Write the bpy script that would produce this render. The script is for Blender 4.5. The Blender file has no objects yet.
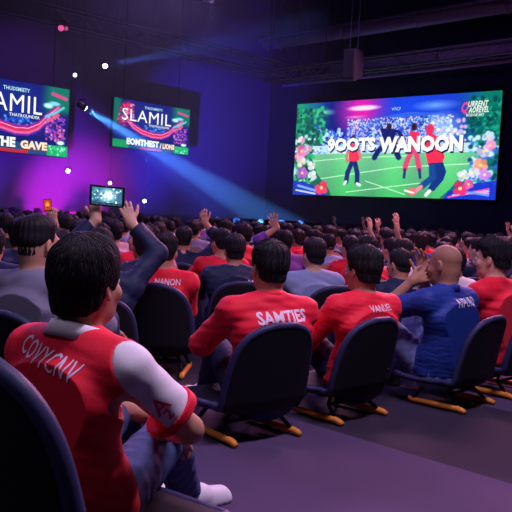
import bpy, bmesh, math, random
import numpy as np
from mathutils import Vector, Matrix
from mathutils.bvhtree import BVHTree

random.seed(11)
rng = np.random.default_rng(7)
scene = bpy.context.scene
COL = scene.collection
R = math.radians

# ------------------------------------------------------------------ camera model (512 x 512)
FPX = 800.0
CAM = Vector((0, 0, 1.07))
PITCH, ROLL = R(2.93), R(3.0)
FW = Vector((0, math.cos(PITCH), -math.sin(PITCH)))
_r0, _u0 = Vector((1, 0, 0)), Vector((0, math.sin(PITCH), math.cos(PITCH)))
RT = _r0 * math.cos(ROLL) + _u0 * math.sin(ROLL)
UP = _u0 * math.cos(ROLL) - _r0 * math.sin(ROLL)

def ray(px, py):
    return FW + RT * ((px - 256) / FPX) - UP * ((py - 256) / FPX)
def at(px, py, depth):            # world point seen at a pixel, at distance Y = depth
    d = ray(px, py); return CAM + d * (depth / d.y)
def atz(px, py, z):
    d = ray(px, py); return CAM + d * ((z - CAM.z) / d.z)
def proj(p):
    q = Vector(p) - CAM; w = q.dot(FW)
    return 256 + FPX * q.dot(RT) / w, 256 - FPX * q.dot(UP) / w

UD = Vector((math.sin(R(45.5)), math.cos(R(45.5)), 0))     # along the rows / left wall
VD = Vector((-UD.y, UD.x, 0))                              # along the right wall, the way the rows face

def lin(c):
    return tuple(((x / 12.92) if x <= .04045 else ((x + .055) / 1.055) ** 2.4) for x in c)

# ------------------------------------------------------------------ materials
MATS = {}
def mat(name, col, rough=.6, metal=0, noise=0, nscale=30, bump=0, bscale=200, emit=None, estr=1, sheen=0, spec=.25, weave=False):
    if name in MATS: return MATS[name]
    m = bpy.data.materials.new(name); m.use_nodes = True
    nt = m.node_tree; b = nt.nodes['Principled BSDF']
    b.inputs['Base Color'].default_value = (*col, 1)
    b.inputs['Roughness'].default_value = rough
    b.inputs['Metallic'].default_value = metal
    b.inputs['Specular IOR Level'].default_value = spec
    if sheen:
        b.inputs['Sheen Weight'].default_value = sheen
    if emit:
        b.inputs['Emission Color'].default_value = (*emit, 1); b.inputs['Emission Strength'].default_value = estr
    if noise or bump:
        tc = nt.nodes.new('ShaderNodeTexCoord')
    if noise:
        n = nt.nodes.new('ShaderNodeTexNoise'); n.inputs['Scale'].default_value = nscale; n.inputs['Detail'].default_value = 4
        nt.links.new(tc.outputs['Object'], n.inputs['Vector'])
        mx = nt.nodes.new('ShaderNodeMix'); mx.data_type = 'RGBA'
        mx.inputs[6].default_value = (*[c * (1 - noise) for c in col], 1)
        mx.inputs[7].default_value = (*[min(1, c * (1 + noise)) for c in col], 1)
        nt.links.new(n.outputs['Fac'], mx.inputs[0]); nt.links.new(mx.outputs[2], b.inputs['Base Color'])
    if bump:
        n2 = nt.nodes.new('ShaderNodeTexNoise'); n2.inputs['Scale'].default_value = bscale
        nt.links.new(tc.outputs['Object'], n2.inputs['Vector'])
        bp = nt.nodes.new('ShaderNodeBump'); bp.inputs['Strength'].default_value = bump; bp.inputs['Distance'].default_value = .002
        nt.links.new(n2.outputs['Fac'], bp.inputs['Height']); nt.links.new(bp.outputs['Normal'], b.inputs['Normal'])
    MATS[name] = m
    return m

def emat(name, col, s=1):
    if name in MATS: return MATS[name]
    m = bpy.data.materials.new(name); m.use_nodes = True
    nt = m.node_tree; nt.nodes.clear()
    e = nt.nodes.new('ShaderNodeEmission'); e.inputs[0].default_value = (*col, 1); e.inputs[1].default_value = s
    o = nt.nodes.new('ShaderNodeOutputMaterial'); nt.links.new(e.outputs[0], o.inputs[0])
    MATS[name] = m; return m

SKIN = [mat('skin_tan', (.50, .25, .17), .5, noise=.12, nscale=18), mat('skin_light', (.58, .33, .24), .5, noise=.12, nscale=18),
        mat('skin_brown', (.36, .17, .11), .5, noise=.12, nscale=18)]
HAIR = mat('black_hair', (.011, .009, .014), .62, noise=.4, nscale=60, spec=.2)
HAIR2 = mat('dark_brown_hair', (.015, .010, .011), .65, noise=.4, nscale=60)
STUBBLE = mat('shaved_hair', (.30, .145, .097), .6, noise=.25, nscale=180)
FAB = {
 'red': mat('red_jersey', (.80, .010, .040), .65, bump=.25, sheen=.05),
 'white': mat('white_cloth', (.78, .74, .80), .7, bump=.25),
 'navy': mat('navy_jacket', (.014, .021, .068), .6, bump=.3),
 'blue': mat('royal_blue_polo', (.014, .040, .25), .6, bump=.25),
 'grey': mat('grey_sweater', (.21, .20, .30), .75, bump=.3),
 'sky': mat('pale_blue_shirt', (.23, .28, .50), .7, bump=.25),
 'black': mat('black_shirt', (.014, .012, .02), .6, bump=.25),
 'pink': mat('pale_pink_shirt', (.70, .40, .48), .7, bump=.25),
 'purple': mat('purple_shirt', (.16, .05, .30), .7, bump=.25),
}
DENIM = mat('dark_denim', (.022, .032, .085), .75, noise=.3, nscale=120, bump=.3)
DENIM2 = mat('washed_denim', (.17, .24, .46), .75, noise=.35, nscale=90, bump=.3)
BLACKTR = mat('black_trousers', (.012, .012, .018), .7)
SHOEW = mat('white_sneaker', (.75, .72, .78), .5)
SHOEB = mat('dark_sneaker', (.02, .02, .03), .5)
SHELL = mat('black_chair_fabric', (.006, .006, .011), .7, bump=.3, bscale=260)
TRIM = mat('edging_rim_highlight', (.030, .032, .095), .5)  # edging colour carries the bluish highlight of light from above
ORANGE = mat('orange_runner', (.72, .26, .04), .45, noise=.15, nscale=25)
DARKM = mat('dark_metal', (.02, .02, .025), .45, metal=.6)
TRUSSM = mat('truss_aluminium', (.16, .15, .19), .5, metal=.6)
EYEW = mat('eye_white', (.8, .8, .8), .3); EYEB = mat('dark_iris', (.02, .012, .01), .25)

# ------------------------------------------------------------------ object helpers
def link(o):
    COL.objects.link(o); return o
def mesh_np(name, V, F):
    me = bpy.data.meshes.new(name)
    V = np.asarray(V, dtype=np.float32); F = np.asarray(F, dtype=np.int32)
    me.vertices.add(len(V)); me.vertices.foreach_set('co', V.ravel())
    k = F.shape[1]
    me.loops.add(F.size); me.loops.foreach_set('vertex_index', F.ravel())
    me.polygons.add(len(F)); me.polygons.foreach_set('loop_start', np.arange(0, F.size, k, dtype=np.int32))
    me.polygons.foreach_set('use_smooth', np.ones(len(F), dtype=bool))
    me.update(calc_edges=True)
    return me
def obj(name, data, m=None, parent=None):
    if isinstance(data, bmesh.types.BMesh):
        me = bpy.data.meshes.new(name); data.normal_update(); data.to_mesh(me); data.free(); data = me
    o = bpy.data.objects.new(name, data); link(o)
    if m: 
        if len(data.materials) == 0: data.materials.append(m)
    if parent: o.parent = parent
    return o
def tag(o, label=None, cat=None, group=None, kind=None):
    if label: o['label'] = label
    if cat: o['category'] = cat
    if group: o['group'] = group
    if kind: o['kind'] = kind
    return o
def thing(name, label, cat, loc=(0, 0, 0), rz=0, group=None):
    o = bpy.data.objects.new(name, None); link(o); o.empty_display_size = .1
    o.location = loc; o.rotation_euler = (0, 0, rz)
    return tag(o, label, cat, group)
def copy_tree(o, parent=None, mats=None):
    c = o.copy(); COL.objects.link(c)
    if parent: c.parent = parent
    for ch in list(o.children): copy_tree(ch, c)
    return c
def smooth(bm):
    for f in bm.faces: f.smooth = True
def bm_box(bm, c, s, rot=None):
    M = Matrix.Translation(Vector(c)) @ (rot.to_4x4() if rot else Matrix()) @ Matrix.Diagonal((*s, 1))
    return bmesh.ops.create_cube(bm, size=1, matrix=M)['verts']
def bm_tube(bm, pts, rad, seg=10, cap=True):
    pts = [Vector(p) for p in pts]; rings = []
    n = len(pts); rads = rad if isinstance(rad, (list, tuple)) else [rad] * n
    prev = None
    for i, p in enumerate(pts):
        t = (pts[min(i + 1, n - 1)] - pts[max(i - 1, 0)]).normalized()
        if prev is None:
            a = t.orthogonal().normalized()
        else:
            a = (prev - t * prev.dot(t))
            a = a.normalized() if a.length > 1e-6 else t.orthogonal().normalized()
        prev = a; b = t.cross(a)
        rings.append([bm.verts.new(p + (a * math.cos(2 * math.pi * k / seg) + b * math.sin(2 * math.pi * k / seg)) * rads[i]) for k in range(seg)])
    for i in range(n - 1):
        for k in range(seg):
            bm.faces.new((rings[i][k], rings[i][(k + 1) % seg], rings[i + 1][(k + 1) % seg], rings[i + 1][k]))
    if cap:
        bm.faces.new(rings[0][::-1]); bm.faces.new(rings[-1])
    return rings
def bevel(bm, w, seg=2):
    bmesh.ops.bevel(bm, geom=list(bm.edges), offset=w, segments=seg, profile=.6, affect='EDGES', clamp_overlap=True)

# ------------------------------------------------------------------ signed distance modelling
class Field:
    def __init__(s, lo, hi, vox):
        s.lo = np.array(lo, float); s.v = vox
        s.n = np.ceil((np.array(hi, float) - s.lo) / vox).astype(int) + 1
        s.ax = [(s.lo[i] + vox * np.arange(s.n[i])).astype(np.float32) for i in range(3)]
        s.d = np.full(s.n, 1.0, np.float32)
    def _sl(s, lo, hi, m):
        sl = []
        for i in range(3):
            a = int(max(0, math.floor((lo[i] - m - s.lo[i]) / s.v))); b = int(min(s.n[i], math.ceil((hi[i] + m - s.lo[i]) / s.v) + 1))
            if b <= a: return None
            sl.append(slice(a, b))
        return tuple(sl)
    def grid(s, sl):
        x, y, z = [s.ax[i][sl[i]] for i in range(3)]
        return x[:, None, None], y[None, :, None], z[None, None, :]
    def put(s, fn, lo, hi, k=.02, sub=False):
        sl = s._sl(lo, hi, k + 3 * s.v)
        if sl is None: return
        b = fn(*s.grid(sl)); a = s.d[sl]
        if sub:
            b = -b; h = np.maximum(k - np.abs(a - b), 0) / k if k > 0 else 0
            s.d[sl] = np.maximum(a, b) + h * h * k * .25
        else:
            h = np.maximum(k - np.abs(a - b), 0) / k if k > 0 else 0
            s.d[sl] = np.minimum(a, b) - h * h * k * .25
    def cap(s, a, b, ra, rb, k=.02, st=1.0, lat=(1, 0, 0), sub=False):
        """tapered capsule; its section is stretched st times along lat"""
        a = np.array(a, np.float32); b = np.array(b, np.float32); lat = np.array(lat, np.float32)
        ab = b - a; L2 = max(float(ab @ ab), 1e-9); R_ = max(ra, rb) * max(st, 1)
        def fn(x, y, z):
            t = np.clip(((x - a[0]) * ab[0] + (y - a[1]) * ab[1] + (z - a[2]) * ab[2]) / L2, 0, 1)
            dx, dy, dz = x - a[0] - t * ab[0], y - a[1] - t * ab[1], z - a[2] - t * ab[2]
            q = dx * dx + dy * dy + dz * dz
            if st != 1:
                l = dx * lat[0] + dy * lat[1] + dz * lat[2]
                q = q - l * l * (1 - 1 / (st * st))
            return np.sqrt(np.maximum(q, 0)) - (ra + (rb - ra) * t)
        s.put(fn, np.minimum(a, b) - R_, np.maximum(a, b) + R_, k, sub)
    def ell(s, c, r, M=None, k=.02, sub=False):
        c = np.array(c, np.float32); r = np.array(r, np.float32); mr = float(r.min()); R_ = float(r.max())
        Mi = np.array(M.transposed() if M is not None else Matrix.Identity(3), np.float32)
        def fn(x, y, z):
            X, Y, Z = x - c[0], y - c[1], z - c[2]
            u = Mi[0, 0] * X + Mi[0, 1] * Y + Mi[0, 2] * Z
            v = Mi[1, 0] * X + Mi[1, 1] * Y + Mi[1, 2] * Z
            w = Mi[2, 0] * X + Mi[2, 1] * Y + Mi[2, 2] * Z
            k0 = np.sqrt((u / r[0]) ** 2 + (v / r[1]) ** 2 + (w / r[2]) ** 2)
            k1 = np.sqrt((u / r[0] ** 2) ** 2 + (v / r[1] ** 2) ** 2 + (w / r[2] ** 2) ** 2) + 1e-6
            return np.where(k0 < .3, -mr * (1 - k0), k0 * (k0 - 1) / k1)
        s.put(fn, c - R_, c + R_, k, sub)
    def clip(s, p, n):             # keep the half space where (x-p).n < 0
        p = np.array(p, np.float32); n = np.array(n, np.float32); n = n / np.linalg.norm(n)
        x, y, z = s.ax[0][:, None, None], s.ax[1][None, :, None], s.ax[2][None, None, :]
        s.d = np.maximum(s.d, (x - p[0]) * n[0] + (y - p[1]) * n[1] + (z - p[2]) * n[2])
    def full(s):
        return s.ax[0][:, None, None], s.ax[1][None, :, None], s.ax[2][None, None, :]
    def wobble(s, amp, freq, seed, stretch=(1, 1, 1)):
        r = np.random.default_rng(seed); x, y, z = s.full(); D = 0
        mask = np.abs(s.d) < .05
        for o in range(4):
            f = r.normal(size=3) * freq * (1.0 + .5 * o) / np.array(stretch); g = r.normal(size=3) * freq * .5
            ph = r.uniform(0, 6.28, 2)
            D = D + np.sin(f[0] * x + f[1] * y + f[2] * z + ph[0] + 1.3 * np.sin(g[0] * x + g[1] * y + g[2] * z + ph[1])) / (1 + .5 * o)
        s.d = np.where(mask, s.d + (amp * .5 * D).astype(np.float32), s.d)
    def mesh(s, name):
        d = s.d
        d[0], d[-1] = 1, 1; d[:, 0], d[:, -1] = 1, 1; d[:, :, 0], d[:, :, -1] = 1, 1
        ins = d < 0
        c = ins[:-1, :-1, :-1].astype(np.int8)
        tot = np.zeros(np.array(d.shape) - 1, np.int8)
        for i in (0, 1):
            for j in (0, 1):
                for k in (0, 1):
                    tot += ins[i:d.shape[0] - 1 + i, j:d.shape[1] - 1 + j, k:d.shape[2] - 1 + k]
        act = (tot > 0) & (tot < 8)
        I = np.argwhere(act); N = len(I)
        vid = np.full(act.shape, -1, np.int32); vid[act] = np.arange(N)
        cor = [(i, j, k) for i in (0, 1) for j in (0, 1) for k in (0, 1)]
        val = {q: d[I[:, 0] + q[0], I[:, 1] + q[1], I[:, 2] + q[2]] for q in cor}
        acc = np.zeros((N, 3)); cnt = np.zeros(N)
        for q in cor:
            for axx in range(3):
                if q[axx] == 0:
                    p = list(q); p[axx] = 1; p = tuple(p)
                    a, b = val[q], val[p]; m = (a < 0) != (b < 0)
                    t = np.where(m, a / np.where(m, a - b, 1), 0)
                    pos = np.tile(np.array(q, float), (N, 1)); pos[:, axx] += t
                    acc[m] += pos[m]; cnt[m] += 1
        V = (I + acc / cnt[:, None]) * s.v + s.lo
        F = []
        for axx in range(3):
            sl0 = [slice(None)] * 3; sl1 = [slice(None)] * 3
            sl0[axx] = slice(0, -1); sl1[axx] = slice(1, None)
            a, b = ins[tuple(sl0)], ins[tuple(sl1)]
            E = np.argwhere(a != b)
            o1, o2 = (axx + 1) % 3, (axx + 2) % 3
            E = E[(E[:, o1] > 0) & (E[:, o2] > 0)]
            fl = a[E[:, 0], E[:, 1], E[:, 2]]
            def cell(du, dv):
                q = E.copy(); q[:, o1] -= du; q[:, o2] -= dv
                return vid[q[:, 0], q[:, 1], q[:, 2]]
            quad = np.stack([cell(0, 0), cell(1, 0), cell(1, 1), cell(0, 1)], 1)
            quad[~fl] = quad[~fl][:, ::-1]
            F.append(quad)
        F = np.concatenate(F); F = F[(F >= 0).all(1)]
        return mesh_np(name, V, F)
# ------------------------------------------------------------------ figures
def V3(*a): return Vector(a)
def ik(a, c, l1, l2, pole):
    d = c - a; L = d.length
    if L > (l1 + l2) * .995:
        c = a + d * ((l1 + l2) * .995 / L); d = c - a; L = d.length
    u = d / L; x = (l1 * l1 - l2 * l2 + L * L) / (2 * L); h = math.sqrt(max(l1 * l1 - x * x, 0))
    p = Vector(pole); p = p - u * p.dot(u); p.normalize()
    return a + u * x + p * h, c

class Pose:
    """seated figure, facing +Y, origin on the floor under the pelvis"""
    def __init__(s, pz=.225, lean=0., slouch=.03, twist=0, yaw=0, pitch=0, tilt=0, wrists=None, poles=None, hands=None,
                 ankles=None, sw=.182, side=0., head_fwd=.03, torso=.435, bulk=1., knees=None, neck=.150):
        s.pel = V3(0, 0, pz)
        s.s1 = s.pel + V3(side * .2, -slouch + lean * .13, .14)
        s.s2 = s.pel + V3(side * .28 * 1, -slouch * 1.3 + lean * .28, .285)
        s.s3 = s.pel + V3(side * .43, -slouch * .4 + lean * .43, torso)
        s.lat = V3(math.cos(twist), math.sin(twist), 0)
        s.fwd = V3(-math.sin(twist), math.cos(twist), 0)
        s.bulk = bulk
        s.sh = [s.s3 + s.lat * (sw * q) - V3(0, 0, .055) for q in (-1, 1)]
        s.hc = s.s3 + s.fwd * head_fwd + V3(side * .1, 0, neck)
        s.HM = Matrix.Rotation(yaw, 3, 'Z') @ Matrix.Rotation(pitch, 3, 'X') @ Matrix.Rotation(tilt, 3, 'Y')
        wrists = wrists or [V3(-.13, .42, .40), V3(.13, .42, .40)]
        poles = poles or [V3(-1, -.4, -.4), V3(1, -.4, -.4)]
        s.el, s.wr = [], []
        for q in (0, 1):
            e, w = ik(s.sh[q], Vector(wrists[q]), .275, .245, poles[q]); s.el.append(e); s.wr.append(w)
        s.hands = hands or [dict(d=V3(.1, .9, -.45), n=V3(0, -.3, -1), curl=.35), dict(d=V3(-.1, .9, -.45), n=V3(0, -.3, -1), curl=.35)]
        ankles = ankles or [V3(-.14, .50, .075), V3(.14, .50, .075)]
        s.hip = [s.pel + V3(-.088, .02, -.03), s.pel + V3(.088, .02, -.03)]
        s.kn, s.an = [], []
        kp = knees or [V3(-.12, .2, 1), V3(.12, .2, 1)]
        for q in (0, 1):
            k, a = ik(s.hip[q], Vector(ankles[q]), .41, .40, kp[q]); s.kn.append(k); s.an.append(a)
        pts = [s.pel, s.hc + V3(0, 0, .15), s.pel - V3(0, 0, .15)] + s.el + s.wr + s.kn + s.an + s.sh
        for q in (0, 1):
            pts += [s.wr[q] + Vector(s.hands[q]['d']).normalized() * .2, s.an[q] + V3(0, .2, -.08)]
        s.lo = np.array([min(p[i] for p in pts) for i in range(3)]) - .13
        s.hi = np.array([max(p[i] for p in pts) for i in range(3)]) + .13

def torso_sdf(F, P, g, k=.03):
    b = P.bulk
    F.cap(P.pel + V3(0, 0, -.02), P.s1, (.108 + g) * b, (.100 + g) * b, k, 1.5, P.lat)
    F.cap(P.s1, P.s2, (.100 + g) * b, (.112 + g) * b, k, 1.55, P.lat)
    F.cap(P.s2, P.s3 - V3(0, 0, .075), (.112 + g) * b, (.082 + g) * b, k, 1.62, P.lat)
    F.cap(P.sh[0] + V3(0, 0, -.005), P.sh[1] + V3(0, 0, -.005), .056 + g, .056 + g, .05)
    for q in (0, 1):
        F.cap(P.s3 + V3(0, -.004, -.004), P.sh[q] + V3(0, 0, .008), .046 + g * .8, .042 + g, .05)

def head_sdf(F, P, hi=True):
    M = P.HM; c = P.hc
    T = lambda x, y, z: c + M @ V3(x, y, z)
    F.cap(P.s3 + V3(0, -.012, -.05), T(0, -.022, -.055), .062, .054, .03)
    F.ell(T(0, -.012, .035), (.0745, .094, .084), M, .03)
    F.ell(T(0, .030, -.03), (.060, .064, .085), M, .03)
    F.ell(T(0, -.020, -.032), (.0640, .0740, .082), M, .03)
    F.ell(T(0, .036, -.078), (.046, .050, .034), M, .03)
    F.ell(T(0, .074, -.096), (.018, .014, .014), M, .025)
    F.cap(T(-.036, .076, .024), T(.036, .076, .024), .011, .011, .02)
    for q in (-1, 1):
        F.ell(T(q * .031, .103, .006), (.017, .014, .011), M, .02, sub=True)
        F.ell(T(q * .044, .066, -.026), (.018, .016, .016), M, .03)
        E = M @ Matrix.Rotation(q * .35, 3, 'Z') @ Matrix.Rotation(-.2, 3, 'X')
        F.ell(T(q * .079, -.010, -.003), (.008, .019, .031), E, .008)
        F.ell(T(q * .077, -.004, -.030), (.007, .008, .010), E, .008)
        if hi: F.ell(T(q * .088, -.004, .002), (.007, .010, .019), E, .006, sub=True)
    F.cap(T(0, .088, .012), T(0, .110, -.024), .008, .013, .014)
    for q in (-1, 1): F.ell(T(q * .012, .098, -.029), (.009, .010, .008), M, .008)
    if hi:
        F.cap(T(-.021, .086, -.055), T(.021, .086, -.055), .0065, .0065, .006)
        F.cap(T(-.018, .085, -.065), T(.018, .085, -.065), .0070, .0070, .006)

def hand_sdf(F, w, h, side, fr=.0092):
    d = Vector(h['d']).normalized(); n = Vector(h['n']); n = (n - d * n.dot(d)).normalized(); s = d.cross(n) * side
    # s points to the thumb side (thumb is on the inner side of a palm-down hand)
    curl = h.get('curl', .3); spread = h.get('spread', .10)
    F.cap(w, w + d * .03, .026, .026, .02, 1.25, s)
    lens = [(.040, .026, .021), (.045, .029, .022), (.041, .027, .021), (.032, .020, .019)]
    for i, off in enumerate((.030, .010, -.010, -.029)):
        kn = w + d * (.088 - .006 * abs(i - 1)) + s * off
        F.cap(w + d * .015 + s * off * .5, kn, .0145, fr * 1.3, .012)
        a = curl; dd = (d + s * (spread * (1.2 - .8 * i))).normalized(); p = kn
        for L, ka in zip(lens[i], (.8, 1.1, .8)):
            v = dd * math.cos(a) + n * math.sin(a); q = p + v * L
            F.cap(p, q, fr, fr * .9, .004); p = q; a += curl * ka + .08
    b = w + d * .022 + s * .022; tc = h.get('thumb', .45)
    v = (d * .72 + s * .75 + n * .25).normalized(); q = b + v * .045
    F.cap(b, q, .0145, .0115, .012)
    v2 = (d * .95 + s * (.75 - tc) + n * .3).normalized(); q2 = q + v2 * .032
    F.cap(q, q2, .0108, .0098, .006)
    F.cap(q2, q2 + (v2 + n * .1 - s * .1).normalized() * .024, .0098, .0085, .006)

def body_mesh(P, vox, name='body', hi=True):
    F = Field(P.lo, P.hi, vox)
    torso_sdf(F, P, 0)
    head_sdf(F, P, hi)
    for q in (0, 1):
        F.cap(P.sh[q], P.el[q], .050, .040, .03)
        mid = P.el[q].lerp(P.wr[q], .35)
        F.cap(P.el[q], mid, .040, .039, .012); F.cap(mid, P.wr[q], .039, .027, .012)
        hand_sdf(F, P.wr[q], P.hands[q], -1 if q else 1, fr=.0092 if vox < .008 else .0105)
        F.cap(P.hip[q], P.kn[q], .082, .056, .04)
        m = P.kn[q].lerp(P.an[q], .35)
        F.cap(P.kn[q], m, .054, .052, .02); F.cap(m, P.an[q], .052, .036, .02)
        F.cap(P.an[q] + V3(0, -.01, -.035), P.an[q] + V3(0, .13, -.052), .032, .020, .02)
    return F.mesh(name)

def sleeve_axis(P, q, frac):
    """points of the arm down to the fraction frac (0..1 upper arm, 1..2 forearm), and the cut direction"""
    if frac <= 1:
        e = P.sh[q].lerp(P.el[q], frac); return [P.sh[q], e], (P.el[q] - P.sh[q]).normalized(), e
    e = P.el[q].lerp(P.wr[q], frac - 1); return [P.sh[q], P.el[q], e], (P.wr[q] - P.el[q]).normalized(), e

def add_sleeve(F, P, q, frac, g, flare=.008):
    pts, n, e = sleeve_axis(P, q, frac)
    if len(pts) == 2:
        F.cap(pts[0], pts[1] + n * .04, .054 + g, .046 + g + flare, .03)
    else:
        F.cap(pts[0], pts[1], .053 + g, .046 + g, .03); F.cap(pts[1], pts[2] + n * .03, .046 + g, .034 + g, .02)
    def fn(x, y, z):        # cut the cuff off flat
        return np.maximum(-((x - e.x) * n.x + (y - e.y) * n.y + (z - e.z) * n.z),
                          np.sqrt((x - e.x) ** 2 + (y - e.y) ** 2 + (z - e.z) ** 2) - .12)
    F.put(fn, np.array(e) - .13, np.array(e) + .13, 0, sub=True)

def shirt_mesh(P, vox, sleeve=.6, g=.013, hem=.0, fold=.004, seed=1, arms=True, torso=True, frac0=None, name='shirt', neck=True, armhole=None):
    F = Field(P.lo, P.hi, vox)
    if torso:
        torso_sdf(F, P, g)
        F.cap(P.pel + V3(0, .02, -.02), P.pel + V3(0, 0, .05), .115 + g, .112 + g, .04, 1.5, P.lat)
    if arms:
        sl = sleeve if isinstance(sleeve, (list, tuple)) else (sleeve, sleeve)
        for q in (0, 1): add_sleeve(F, P, q, sl[q], g)
    F.clip(P.pel + V3(0, 0, hem - .03), (0, 0, -1))
    if armhole:
        for q, sd in ((0, -1), (1, 1)):
            c0 = P.sh[q] + P.lat * sd * ((armhole if q else armhole + .03) + .004); nn = (P.lat * sd + V3(0, 0, .40)).normalized(); s0 = P.sh[q]
            fn = lambda x, y, z: np.maximum(-((x - c0.x) * nn.x + (y - c0.y) * nn.y + (z - c0.z) * nn.z), np.sqrt((x - s0.x) ** 2 + (y - s0.y) ** 2 + (z - s0.z) ** 2) - .108)
            F.put(fn, np.array(s0) - .13, np.array(s0) + .13, 0, sub=True)
    if neck:
        F.cap(P.s3 + V3(0, .004, .055), P.hc, .058, .070, .006, sub=True)
    if fold: 
        F.wobble(fold * .9, 20, seed, (1.7, 1.2, .8)); F.wobble(fold * .35, 46, seed + 5, (1.8, 1.2, .8))
    return F.mesh(name)

def trousers_mesh(P, vox, g=.012, fold=.003, seed=3):
    F = Field(P.lo, P.hi, vox)
    F.cap(P.pel + V3(0, 0, -.045), P.pel + V3(0, .0, .02), .108 + g, .108 + g, .03, 1.45, P.lat)
    for q in (0, 1):
        F.cap(P.hip[q], P.kn[q], .084 + g, .060 + g, .04)
        F.cap(P.kn[q], P.an[q] + (P.an[q] - P.kn[q]).normalized() * .0, .058 + g, .046 + g, .02)
    F.clip((0, 0, .062), (0, 0, -1))
    if fold: F.wobble(fold, 30, seed); 
    return F.mesh('trousers')

def shoe_mesh(P, q, vox=.006):
    a = P.an[q]; out = V3(.25 if q else -.25, 1, 0).normalized()
    F = Field(np.array(a) - .32, np.array(a) + .32, vox)
    b = V3(a.x, a.y, 0)
    lat = (out.y, -out.x, 0)
    F.cap(b - out * .035 + V3(0, 0, .045), b + out * .06 + V3(0, 0, .045), .042, .042, .02)
    F.cap(b + out * .05 + V3(0, 0, .036), b + out * .165 + V3(0, 0, .030), .040, .030, .03, 1.15, lat)
    F.cap(b - out * .02 + V3(0, 0, .06), a + V3(0, 0, .045), .046, .044, .02)
    F.cap(b - out * .045 + V3(0, 0, .012), b + out * .17 + V3(0, 0, .012), .040, .042, .01, 1.1, lat)
    F.clip((0, 0, .001), (0, 0, -1))
    F.clip(a + V3(0, 0, .055), (0, 0, 1))
    return F.mesh('shoe')

def hair_mesh(P, vox, t=.018, top=.010, nape=-.06, amp=.003, seed=1, fade=.5, full=0., fringe=0., locks=0, name='hair', side_t=None):
    M = P.HM; c = P.hc; Mi = np.array(M.transposed(), np.float32)
    lo = np.array(c) - .17; hi = np.array(c) + .17
    F = Field(lo, hi, vox)
    x, y, z = F.full()
    X, Y, Z = x - c.x, y - c.y, z - c.z
    u = Mi[0, 0] * X + Mi[0, 1] * Y + Mi[0, 2] * Z
    v = Mi[1, 0] * X + Mi[1, 1] * Y + Mi[1, 2] * Z
    w = Mi[2, 0] * X + Mi[2, 1] * Y + Mi[2, 2] * Z
    ys = np.array([-.16, -.075, -.045, -.030, -.005, .022, .034, .050, .068, .12])
    zs = np.array([nape, nape + .004, nape + .022, -.012 - full, .020 - full, .006 - full, .030, .060 - fringe, .070 - fringe, .074 - fringe])
    zl = np.interp(v, ys, zs).astype(np.float32)
    above = w - zl
    r1 = np.sqrt((u / .0745) ** 2 + ((v + .012) / .094) ** 2 + ((w - .035) / .084) ** 2)
    d1 = (r1 - 1) * .083
    back = np.sqrt((u / .066) ** 2 + ((v + .02) / .076) ** 2 + ((w + .035) / .085) ** 2)    # lower back of the skull and nape
    d2 = (back - 1) * .072
    d = np.minimum(d1, np.maximum(d2, v + .005))
    sm = lambda a, b, q: np.clip((q - a) / (b - a), 0, 1) ** 2 * (3 - 2 * np.clip((q - a) / (b - a), 0, 1))
    thick = t * (1 - fade + fade * sm(0, .07, above)) + top * sm(.05, .11, w)
    # strands run from the crown
    ang = np.arctan2(u, v + .045); rr = np.sqrt(u * u + (v + .045) ** 2)
    st = np.sin(ang * 37 + 6 * w / .05 + seed) * .5 + np.sin(ang * 61 - 40 * w + 2 * seed) * .3 + np.sin(ang * 17 + 30 * rr + seed) * .6
    thick = thick + amp * st + amp * 1.4 * np.sin(u * 45 + seed) * np.sin(v * 52 + 2 * seed) * sm(.02, .1, w)
    F.d = np.maximum(d - thick, -above * .9).astype(np.float32)
    me = F.mesh(name)
    if locks:
        n = len(me.vertices); co = np.zeros(n * 3, np.float32); me.vertices.foreach_get('co', co); co = co.reshape(-1, 3)
        no = np.zeros(n * 3, np.float32); me.vertices.foreach_get('normal', no); no = no.reshape(-1, 3)
        h = (co - np.array(c)) @ np.array(M)                 # head coordinates
        nh = no @ np.array(M)
        rg = np.random.default_rng(seed)
        ok = np.where((h[:, 2] > np.interp(h[:, 1], ys, zs) + .006) & ((nh * (h - [0, 0, .02])).sum(1) > 0))[0]
        pick = rg.choice(ok, min(locks, len(ok)), replace=False)
        bvh = BVHTree.FromPolygons([tuple(q) for q in co], [tuple(p.vertices) for p in me.polygons])
        bm = bmesh.new(); bm.from_mesh(me)
        crown = np.array([.012, -.05, .125])
        for i in pick:
            p = Vector(co[i]); nn = Vector(no[i]).normalized()
            fl = h[i] - crown; fl = fl + rg.normal(size=3) * .012 + np.array([.0, .006, -.02]) + np.array([fl[1], -fl[0], 0]) * .25
            f = M @ Vector(fl); f = (f - nn * f.dot(nn))
            if f.length < 1e-4: continue
            f.normalize(); L = rg.uniform(.035, .075); wd = rg.uniform(.0010, .0022)
            pts = []
            for k in range(5):
                q, qn, _, _ = bvh.find_nearest(p)
                lift = .0002 + .0007 * math.sin(k / 4 * math.pi) + (.0007 if k == 4 else 0) * rg.random()
                pts.append(q + qn * lift)
                f = f - qn * f.dot(qn); f.normalize(); p = q + f * (L / 4)
            bm_tube(bm, pts, [wd * .6, wd, wd, wd * .8, wd * .15], 4, True)
        smooth(bm); bm.to_mesh(me); bm.free()
    return me

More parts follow.
